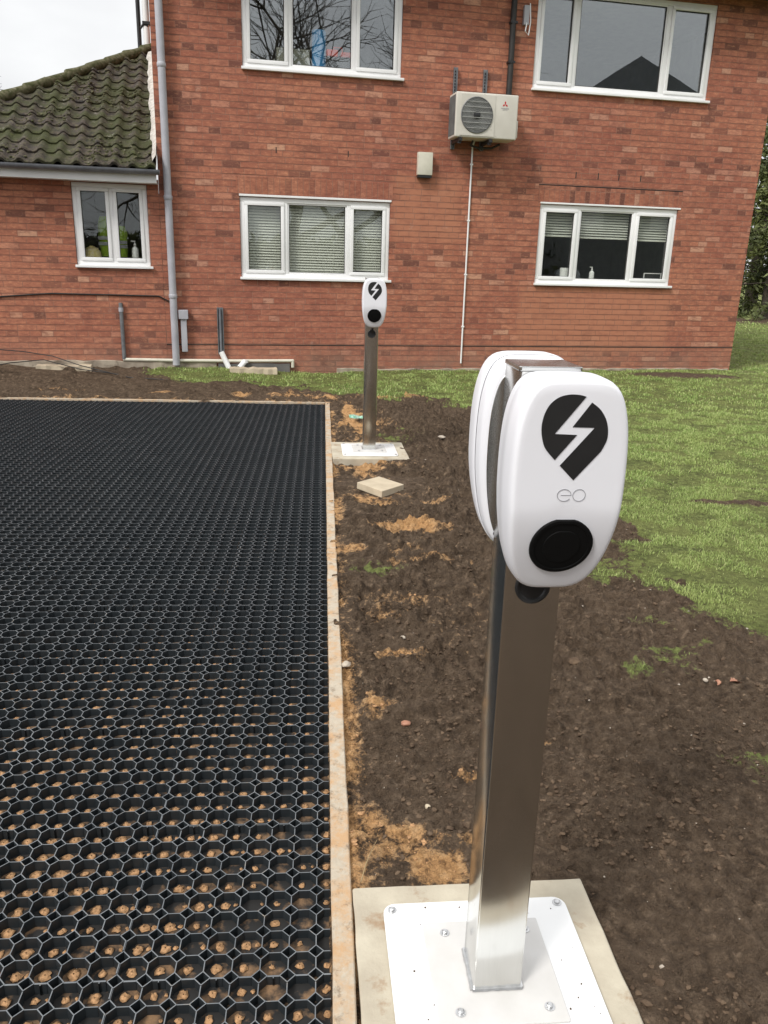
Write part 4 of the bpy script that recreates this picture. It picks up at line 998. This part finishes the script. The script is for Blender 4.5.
# ---- wing roof with real tiles
PT = R(31); tpt = math.tan(PT); EO, EZ = -.27, 2.455; HIPS = -6.5
def tiled_roof():
    gauge, tw = .250, .21; mb_v = []; mb_f = []; smax = SL-.012; nrow = 16; r = np.random.default_rng(2); cnt = 0
    sd = Vector((0, math.cos(PT), math.sin(PT))); nd = Vector((0, -math.sin(PT), math.cos(PT)))
    for k in range(nrow):
        l0 = k*gauge; o_eave = EO+l0*math.cos(PT); sl_ = HIPS+(o_eave-EO)+.02
        if sl_ > smax-.1: break
        ns = int((smax-sl_)/.0262); S_ = smax-np.arange(ns+1)*.0262
        col = np.floor((smax-S_)/tw).astype(int); jz = r.uniform(-.004, .006, 60)[np.clip(col, 0, 59)]; jl = r.uniform(-.010, .010, 60)[np.clip(col, 0, 59)]
        ph = ((smax-S_)/tw) % 1.0; wave = .038*np.clip(np.sin(ph*2*np.pi), -.25, 1)
        for (dl, dn) in ((0, .0), (0, .028), (.02, .034), (gauge*.5, .022), (gauge+.03, .006)):
            for i in range(ns+1):
                lm = l0+dl+jl[i]*(1 if dl < .1 else 0); nn = (wave[i] if dn > 0 else wave[i]*.9-.004)+dn+jz[i]
                p = sd*lm+nd*nn; mb_v.append((S_[i], EO+p.y, EZ+p.z))
        n1 = ns+1
        for q in range(4):
            for i in range(ns): mb_f.append((cnt+q*n1+i, cnt+q*n1+i+1, cnt+(q+1)*n1+i+1, cnt+(q+1)*n1+i))
        cnt += 5*n1
    me = bpy.data.meshes.new('roof'); me.from_pydata(mb_v, [], mb_f); me.materials.append(M_tile)
    me.polygons.foreach_set('use_smooth', [True]*len(me.polygons)); me.set_sharp_from_angle(angle=R(50))
    o = bpy.data.objects.new('roof', me); COL.objects.link(o); o.parent = house; return o
wroof = tiled_roof()
hobj('roof_underlay', MB().add([(HIPS, EO+.03, EZ-.012), (SL-.01, EO+.03, EZ-.012), (SL-.01, EO+(SL-HIPS), EZ-.03+(SL-HIPS)*tpt)], [(0, 1, 2)]), M_black_rub, wroof)
def roof_moss():
    r = np.random.default_rng(12); n = 2600; sd = np.array([0, math.cos(PT), math.sin(PT)]); nd = np.array([0, -math.sin(PT), math.cos(PT)])
    S_ = r.uniform(HIPS+.3, SL-.05, n); l = r.uniform(.02, 3.4, n); k = (l*math.cos(PT) < (S_-HIPS-.12)) & (fbm(S_, l, 1.6, 3, 7) > .42+.16*r.random(n)); S_, l = S_[k], l[k]; n = len(S_)
    ph = ((SL-.012-S_)/.21) % 1.0; wv = .038*np.clip(np.sin(ph*2*np.pi), -.25, 1); fr = (l % .25)/.25
    P = np.stack([S_, np.full(n, EO), np.full(n, EZ)], -1)+sd*l[:, None]+nd*(wv+.036-.026*fr)[:, None]
    V = IV[None]*r.uniform(.008, .026, (n, 1, 1))*(1+r.uniform(-.4, .4, (n, len(IV), 1)))*np.array([1, 1, .6])+P[:, None]
    o = rawmesh('moss', V.reshape(-1, 3), (IF[None]+np.arange(n)[:, None, None]*len(IV)).reshape(-1, 3), M_moss, smooth=True); o.parent = wroof; o['kind'] = 'stuff'
roof_moss()
HT = SL-.02; ho = EO+(HT-HIPS); hz = EZ+(HT-HIPS)*tpt
mb = MB(); mb.add([(HIPS, EO, EZ), (HT, ho, hz), (HT, 6.9, hz), (HIPS-.0, 6.9+.0, EZ)], [(0, 1, 2, 3)]); MBx = mb
me = bpy.data.meshes.new('roof_slope'); me.from_pydata(mb.v, [], mb.f); me.materials.append(M_tile); o = bpy.data.objects.new('roof_slope', me); COL.objects.link(o); o.parent = wroof
# mossy hip tiles, each slightly out of line
mb = MB(); r = random.Random(9); n = 14; A = Vector((HIPS, EO, EZ+.05)); B = Vector((HT, ho, hz+.05)); pts = []; rad = []
for i in range(n):
    for q in (0, .5, .96):
        f_ = (i+q)/n; p = A.lerp(B, f_)+Vector((0, 0, r.uniform(-.008, .008))); pts.append(p); rad.append(.066+(.010 if q == 0 else 0)+r.uniform(-.006, .006))
mb.tube(pts, rad, 12); mb.build('hip_tiles', M_moss, wroof, smooth=True, angle=60)
# gutter and fascia of the wing, mortar fillet at the wall
hobj('fascia', MB().box(-9, SL-.01, -.232, -.212, 2.30, 2.44), M_upvc, bevel=.003)
hobj('soffit', MB().box(-9, SL-.01, -.212, -.002, 2.305, 2.32), M_upvc)
gutter(-9, -3.115, -.292, 2.445, .056, M_gutter)
mb = MB(); r = random.Random(4); prev = None
for i in range(34):
    l = .0+i*.105; w = .055+r.uniform(-.012, .014)+.018*((i*.105/.262) % 1); oy = EO+.02+l*math.cos(PT); z = EZ+.075+l*math.sin(PT)
    if z > hz+.02: break
    w += .048*max(0, oy); vs = [(SL-.003, oy, z-.05), (SL-w, oy, z-.03), (SL-w*.9, oy, z+.02), (SL-.003, oy, z+.085)]; o = len(mb.v); mb.v += vs
    if prev is not None:
        for q in range(4): mb.f.append((prev+q, prev+(q+1) % 4, o+(q+1) % 4, o+q)); mb.mi.append(0)
    prev = o
mb.build('mortar_fillet', simple('mortar', (.58, .55, .50), (.40, .36, .32), .9, scale=20), wroof, smooth=True, angle=60)
# stack pipe and dark pipe standing up from the wing roof against the side wall
t = hthing('vent_pipe', 'white pipe rising from the wing roof beside the brick corner', 'pipe', SL-.215, 3.3, 4.3)
MB().tube([(0, 0, -.15), (0, 0, 1.4)], .05, 14).build('pipe', M_upvc, t, smooth=True); MB().box(-.055, .06, -.06, .06, .52, .56).build('bracket', M_dark_metal, t)
t = hthing('black_pipe', 'black pipe on the outer side of the white vent pipe', 'pipe', SL-.325, 3.3, 4.2)
MB().tube([(0, 0, -.15), (0, 0, 1.5)], .032, 12).build('pipe', M_black, t, smooth=True); MB().tube([(0, 0, .55), (.07, -.03, .62), (.14, -.04, .60)], .02, 8).build('branch', M_black, t, smooth=True)

# ---- downpipe
dp = MB().tube([(-3.04, -.075, 5.0), (-3.04, -.075, .10)], .046, 18).build('downpipe', M_grey_pvc, house, smooth=True)
for z in (.95, 2.13, 3.6):
    MB().lathe([(.050, 0), (.053, .004), (.053, .045), (.050, .05)], 18, Matrix.Translation((-3.04, -.075, z))).build('collar', M_grey_pvc, dp, smooth=True); MB().box(-3.055, -3.025, -.03, .0, z+.01, z+.04).build('clip', M_grey_pvc, dp)

# ---- wall mounted things
t = hthing('air_conditioner', 'cream outdoor air conditioning unit with a round fan grille on the brick wall', 'air conditioner', .92, -.06, 3.0)
x0, x1, y0, y1, z0, z1 = -.40, .42, -.33, -.02, .0, .52
MB().box(x0, x1, y0, y1, z0, z1).build('casing', M_ac, t, bevel=.018, seg=3, smooth=True)
mb = MB(); cxx, czz = -.125, .262
MB().box(x0+.06, x0+.515, y0-.006, y0-.0005, .022, .50).build('fan_panel', M_ac, t, bevel=.003)
fr = MB().lathe([(.205, 0), (.212, .006), (.205, .012), (.198, .012), (.198, .002), (.01, .002)], 40, Matrix.Translation((cxx, y0-.0065, czz)) @ Matrix.Rotation(R(90), 4, 'X')).build('fan_grille', M_ac_dark, t, smooth=True, angle=40)
g_ = MB()
for k in range(1, 12):
    rr = .017*k; g_.tube([(cxx+rr*math.cos(R(a)), y0-.020, czz+rr*math.sin(R(a))) for a in range(0, 361, 12)], .0016, 4, False)
for k in range(6):
    z = czz-.15+k*.06; hw = math.sqrt(max(.001, .2**2-(z-czz)**2)); g_.box(cxx-hw, cxx+hw, y0-.026, y0-.021, z-.003, z+.003)
g_.build('grille_wires', simple('grille_wire', (.38, .38, .35), None, .5), fr, smooth=True)
MB().lathe([(.05, 0), (.045, .012), (.02, .018), (.001, .019)], 20, Matrix.Translation((cxx, y0-.009, czz)) @ Matrix.Rotation(R(90), 4, 'X')).build('fan_hub', M_black, fr, smooth=True)
MB().box(x1-.02, x1+.025, y0+.03, y1-.02, .03, .235).build('valve_cover', M_ac, t, bevel=.01, smooth=True)
mb = MB()
for k in range(14): mb.box(x0-.006, x0-.001, y0+.03+k*.019, y0+.037+k*.019, .03, .49)
mb.build('side_fins', M_ac_dark, t)
mb = MB(); ex, ez, q_ = .245, .405, .021            # three rhombi
for a in (90, 210, 330):
    ca, sa = math.cos(R(a)), math.sin(R(a)); u_ = Vector((ca, sa)); cpt = Vector((ex, ez)); p1 = cpt+u_*.0; p3 = cpt+u_*q_*1.9
    pe = Vector((-sa, ca)); mid = cpt+u_*q_*.95; p2 = mid+pe*q_*.55; p4 = mid-pe*q_*.55
    vs = [(p.x, y0-.0005, p.y) for p in (p1, p2, p3, p4)]+[(p.x, y0-.002, p.y) for p in (p1, p2, p3, p4)]
    mb.add(vs, [(0, 1, 2, 3), (7, 6, 5, 4), (0, 4, 5, 1), (1, 5, 6, 2), (2, 6, 7, 3), (3, 7, 4, 0)])
mb.build('emblem', M_red, t)
def text_obj(body, size, mat, parent, loc, rot, name='lettering'):
    cu = bpy.data.curves.new(name, 'FONT'); cu.body = body; cu.size = size; cu.extrude = .0004; cu.align_x = 'CENTER'
    o = bpy.data.objects.new('tmp', cu); COL.objects.link(o); dg = bpy.context.evaluated_depsgraph_get(); me = bpy.data.meshes.new_from_object(o.evaluated_get(dg)); bpy.data.objects.remove(o)
    me.materials.clear(); me.materials.append(mat); ob = bpy.data.objects.new(name, me); COL.objects.link(ob); ob.parent = parent; ob.location = loc; ob.rotation_euler = rot; return ob
text_obj('MITSUBISHI', .021, M_grey_ink, t, (ex, y0-.0012, .352), (R(90), 0, 0)); text_obj('ELECTRIC', .015, M_grey_ink, t, (ex, y0-.0012, .337), (R(90), 0, 0))
for bx in (-.32, .08):
    ch = MB(); ch.box(bx-.022, bx+.022, .045, .055, -.10, .86)
    for q in (-1, 1): ch.box(bx+q*.022-.003, bx+q*.022+.003, .02, .055, -.10, .86)
    br = ch.build('bracket_channel', M_galv, t)
    sb = MB()
    for k in range(8): sb.box(bx-.008, bx+.008, .0435, .0445, .55+k*.036, .572+k*.036)
    sb.build('slot', M_black, br)
    MB().box(bx-.02, bx+.02, -.34, .045, -.045, -.006).build('bracket_arm', M_dark_metal, t, bevel=.003); MB().lathe([(.026, 0), (.026, .035), (.012, .04)], 12, Matrix.Translation((bx, -.27, -.046-.02))).build('foot', M_black, t)
MB().tube([(-.1, -.15, -.01), (-.12, -.12, -.06), (0, -.05, -.08), (.2, -.02, -.07), (.30, -.06, -.02)], .014, 8).build('refrigerant_pipe', M_black_rub, t, smooth=True)
t = hthing('condensate_pipe', 'thin white pipe running down the wall below the air conditioner', 'pipe', .88, -.018, .12)
MB().tube([(0, 0, 0), (0, 0, 2.6), (.0, 0, 2.82), (.015, -.03, 2.90)], .0115, 10).build('pipe', M_upvc, t, smooth=True)
for z in (.5, 1.2, 1.9, 2.6): MB().box(-.018, .018, -.014, .017, z, z+.02).build('clip', M_upvc, t)
t = hthing('black_cable_duct', 'black insulated pipe coming down the wall to the air conditioner', 'pipe', 1.325, -.045, 3.45)
MB().tube([(0, 0, 0), (.0, 0, .6), (-.005, -.004, 1.0), (0, 0, 1.52)], .038, 12).build('pipe', M_black_rub, t, smooth=True)
for z in (.5, .95, 1.35): MB().box(-.045, .045, -.042, .044, z, z+.025).build('strap', M_black, t)
t = hthing('wall_bracket', 'small white wall fitting with a looped cable right of the black pipe', 'bracket', 1.50, -.03, 4.42)
MB().box(-.04, .03, -.03, .028, -.02, .20).build('body', M_grey_pvc, t, bevel=.006); MB().tube([(0, -.03, .0), (-.02, -.05, -.10), (.03, -.04, -.14), (.05, -.03, .02), (.03, -.03, .22)], .007, 8).build('cable', M_upvc, t, smooth=True)
t = hthing('junction_box', 'cream wall box between the air conditioner and the middle window', 'junction box', .235, -.002, 2.545)
MB().box(-.10, .095, -.085, 0, .02, .295).build('cover', M_cream, t, bevel=.008, smooth=True); MB().box(-.096, .09, -.078, 0, -.012, .019).build('base', M_black, t, bevel=.003)
t = hthing('conduit', 'slim grey upright conduit on the wing wall left of the downpipe', 'conduit', -3.695, -.03, .17)
MB().tube([(0, 0, .0), (0, 0, .71)], .025, 12).build('pipe', M_galv, t, smooth=True); MB().lathe([(.03, 0), (.03, .05)], 12, Matrix.Translation((0, 0, .60))).build('coupler', M_grey_pvc, t, smooth=True)
t = hthing('conduit', 'long thin pale conduit lying along the foot of the wall', 'conduit', -3.70, -.03, .165)
MB().tube([(-.01, 0, .0), (.65, -.01, -.01), (1.4, -.012, -.015), (2.20, -.01, -.012)], .022, 10).build('pipe', M_cream, t, smooth=True); MB().tube([(2.19, -.01, .0), (2.19, -.01, -.10)], .022, 10).build('end_drop', M_cream, t, smooth=True)
t = hthing('cable_box', 'pale grey boxed pipe with a square cap just right of the downpipe', 'conduit', -2.92, -.002, .27)
MB().box(-.04, .035, -.075, 0, 0, .44).build('duct', M_grey_pvc, t, bevel=.008); MB().box(-.062, .058, -.095, .0, .42, .535).build('cap', M_grey_pvc, t, bevel=.006)
t = hthing('cable_duct', 'dark grey metal channel with a white angled pipe at its foot', 'conduit', -2.455, -.002, .24)
ch = MB(); ch.box(-.04, .04, -.012, 0, 0, .60); ch.box(-.04, -.032, -.05, -.012, 0, .60); ch.box(.032, .04, -.05, -.012, 0, .60); ch.build('channel', M_galv, t)
MB().tube([(0, -.03, .0), (0, -.03, .58)], .017, 10).build('inner_pipe', M_gutter, t, smooth=True)
MB().tube([(.0, -.04, .03), (.03, -.05, -.04), (.13, -.10, -.26)], .036, 12).build('angled_pipe', M_upvc, t, smooth=True)
t = hthing('pipe_end', 'short white pipe stub lying at the wall foot beside the angled pipe', 'pipe', -2.17, -.10, .10)
MB().tube([(-.06, -.05, -.03), (.02, .02, .05)], .036, 12).build('pipe', M_upvc, t, smooth=True); MB().lathe([(.042, 0), (.042, .04)], 12, Matrix.Translation((.02, .02, .03))).build('collar', M_upvc, t, smooth=True)
t = hthing('wall_cable', 'thin black cable sagging across the wing wall to the downpipe', 'cable', -3.12, -.012, .9)
MB().tube([(.07, -.01, -.06), (.04, 0, .0), (-.1, 0, .07), (-.6, 0, .075), (-1.4, 0, .08), (-1.66, 0, .06), (-2.0, 0, .03), (-4.0, 0, .05)], .009, 8).build('cable', M_black_rub, t, smooth=True)
t = hthing('ground_cable', 'loose black cable looping over the soil at the foot of the wing wall', 'cable', -4.9, -.15, .10)
MB().tube([(-.6, .05, .22), (.0, .05, .17), (.35, -.0, .12), (.7, -.15, .02), (1.3, -.5, -.08), (2.0, -.7, -.10)], .006, 8).build('cable', M_black_rub, t, smooth=True)
t = hthing('ground_cable', 'second black cable bending from soil up to the wing wall', 'cable', -4.9, -.45, .04)
MB().tube([(-.5, 0, .06), (-.1, .1, .12), (.25, .25, .14), (.7, .1, .04), (1.2, -.1, .0)], .006, 8).build('cable', M_black_rub, t, smooth=True)
for i, (a, b_, w_, lab) in enumerate(((-2.36, -.30, .28, 'flat pale slab lying in the grass right of the angled pipe'), (-4.75, -.16, .30, 'pale broken kerb stone at the foot of the wing wall'))):
    p = hp(a, b_, 0); z = gz(p.x, p.y)[0][0]; o = rough_box(0, w_*2.2, -.08, .08, -.05, .035, 20+i, .06).build('kerb_stone', M_slabstone, bevel=.006, seg=1); o.location = (p.x, p.y, z+.01); o.rotation_euler = (0, 0, WYAW+.05*i); tag(o, lab, 'stone slab')

# ================================================================== trees
def limb_tree(seed, H, r0, levels=5, spread=.55, tw=.010, dens=3, up=.25):
    r = random.Random(seed); mb = MB(); tips = []
    def grow(p, d, L_, rad, lev):
        n = 4 if lev < 2 else 3; pts = [p]; rr = [rad]; q = p.copy(); dd = d.copy()
        for i in range(n):
            dd = (dd+Vector((r.gauss(0, .13), r.gauss(0, .13), r.gauss(0, .08)+up*.12))).normalized(); q = q+dd*(L_/n); pts.append(q.copy()); rr.append(rad*(1-.5*(i+1)/n))
        mb.tube(pts, rr, 8 if lev == 0 else (5 if lev < 3 else 3), False)
        if lev >= levels: tips.append(q); return
        k = dens+(1 if lev > 0 else 2)
        for i in range(k):
            f_ = r.uniform(.35, 1.0) if i < k-1 else 1.0; j = min(n-1, int(f_*n)); bp_ = pts[j].lerp(pts[j+1], f_*n-j if j < n else 1)
            az = r.uniform(0, 6.28); perp = dd.orthogonal().normalized(); perp.rotate(Matrix.Rotation(az, 3, dd))
            nd_ = (dd*(1-spread*.5)+perp*spread*r.uniform(.7, 1.4)).normalized(); grow(bp_, nd_, L_*r.uniform(.55, .78), max(tw, rad*.52), lev+1)
    grow(Vector((0, 0, -.2)), Vector((0, 0, 1)), H*.38, r0, 0); return mb, tips
def bare_tree(label, x, y, H, seed, z=0, levels=5, r0=.2, group='bare trees', dens=3, tw=.010, spread=.6):
    t = thing('bare_tree', label, 'tree', (x, y, z), 0, group); mb, tips = limb_tree(seed, H, r0, levels, spread, tw, dens)
    # trunk separate from the crown of branches
    tr = MB(); tr.tube([(0, 0, -.3), (0, 0, .4), (0.02, 0, H*.12)], [r0*1.35, r0*1.05, r0*.98], 12); tr.build('trunk', M_bark, t, smooth=True)
    me = bpy.data.meshes.new('branches'); me.from_pydata(mb.v, [], mb.f); me.materials.append(M_bark); o = bpy.data.objects.new('branches', me); COL.objects.link(o); o.parent = t
    return t
# distant bare tree whose twigs show above the wing roof at the left
bare_tree('distant leafless tree whose twigs show above the roof at the far left', -16.9, 34, 10.6, 12, r0=.22, tw=.012, levels=5)
def conifer(label, x, y, H, W_, seed, n=9000):
    t = thing('evergreen_tree', label, 'tree', (x, y, 0), 0, 'dark evergreen trees beyond the lawn'); r = np.random.default_rng(seed); rr = random.Random(seed)
    MB().tube([(0, 0, -.2), (.05, 0, H*.3), (0, .1, H*.65), (.02, 0, H*.97)], [.26, .19, .11, .02], 10).build('trunk', M_bark, t, smooth=True)
    V = []; F = []; mbr = MB(); nb = 90
    for k in range(nb):
        z = H*(.03+.95*(k/nb)**.85); az = rr.uniform(0, 6.28); ln = W_*(1-z/H)**.55*rr.uniform(.55, 1.15)+.2; droop = rr.uniform(-.25, .12)
        tip = Vector((math.cos(az)*ln, math.sin(az)*ln, z+droop*ln)); mbr.tube([(0, 0, z), tuple(tip*.5+Vector((0, 0, z*.5+.05))), tuple(tip)], [.035, .02, .006], 4, False)
        m_ = int(n/nb); f_ = r.beta(2.2, 1.2, m_); spread = .10+.30*f_[:, None]*np.array([[1, 1, .55]])
        P = np.array([0, 0, z])+(np.array(tip)-np.array([0, 0, z]))*f_[:, None]+r.normal(0, 1, (m_, 3))*spread*.6
        s_ = r.uniform(.05, .13, m_)[:, None]; A = r.normal(0, 1, (m_, 3)); A /= np.linalg.norm(A, axis=1)[:, None]; B = r.normal(0, 1, (m_, 3)); B = np.cross(A, B); B /= np.linalg.norm(B, axis=1)[:, None]+1e-9
        V.append(np.stack([P-A*s_, P-B*s_*.35, P+A*s_, P+B*s_*.35], 1).reshape(-1, 3))
    mbr.build('branches', M_bark, t, smooth=True)
    V = np.concatenate(V); o = rawmesh('crown', V, np.arange(len(V)).reshape(-1, 4), M_leaf); o.parent = t
    return t
conifer('dark evergreen just past the corner of the house, nearest the wall', 12.6, 27.6, 8.5, 2.3, 1, 15000)
conifer('dark evergreen at the right edge of the photo beyond the lawn', 14.6, 28.6, 9.5, 2.6, 2, 15000)
conifer('tall dark evergreen standing behind the other two at the right', 13.9, 32, 11.0, 2.8, 3, 13000)
conifer('dark evergreen outside the right edge of the lawn view', 17.6, 29.5, 9.0, 2.8, 4, 9000)
conifer('dark evergreen mostly hidden behind the house corner', 10.3, 29.5, 8.8, 2.4, 5, 9000)

# things behind the camera that the windows and steel reflect
bare_tree('large leafless tree behind the camera, reflected in the upper left window', 6.0, -12.0, 14.5, 31, r0=.30, tw=.009, levels=5, dens=3)
bare_tree('leafless tree behind the camera, reflected in the right pane of the upper left window', 8.8, -14.0, 13.0, 32, r0=.28, tw=.009, levels=5, dens=3)
bare_tree('leafless tree behind the camera, reflected in the left pane of the upper left window', 3.2, -14.0, 16.0, 33, r0=.26, tw=.009, levels=5, dens=3)
ax = Vector((.65, -.76, 0)); hr = thing('reflected_house', 'dark roofed house behind the camera, reflected in the upper right window', 'house', (21.5, -9.5, 0), math.atan2(ax.y, ax.x))
MB().box(0, 9, -4.4, 4.4, -.2, 7.4).build('wall', simple('dark_render', (.30, .31, .31), (.24, .25, .25), .9), hr)
mb = MB(); mb.add([(-.4, -5, 7.3), (-.4, 5, 7.3), (-.4, 0, 10.3), (9.4, -5, 7.3), (9.4, 5, 7.3), (9.4, 0, 10.3)], [(0, 1, 2), (3, 5, 4), (0, 2, 5, 3), (1, 4, 5, 2), (0, 3, 4, 1)]); mb.build('roof', M_slate, hr)
for q in (-2, 1.2): MB().box(-.03, .02, q, q+1.1, 3.2, 4.5).build('window', M_upvc, hr)
hg = thing('hedge', 'dark clipped hedge behind the camera, reflected low in the ground floor windows', 'hedge', (9, -16, 0), .35)
r = np.random.default_rng(8); n = 14000; P = np.stack([r.uniform(-20, 20, n), r.uniform(-.9, .9, n), r.uniform(0, 2.6, n)*(1-.12*r.random(n))], -1); A = r.normal(0, .10, (n, 3)); B = r.normal(0, .07, (n, 3))
o = rawmesh('foliage', np.stack([P-A, P-B, P+A, P+B], 1).reshape(-1, 3), np.arange(n*4).reshape(-1, 4), M_leaf); o.parent = hg
MB().box(-20, 20, -.5, .5, -.1, 2.2).build('stems', M_bark, hg)
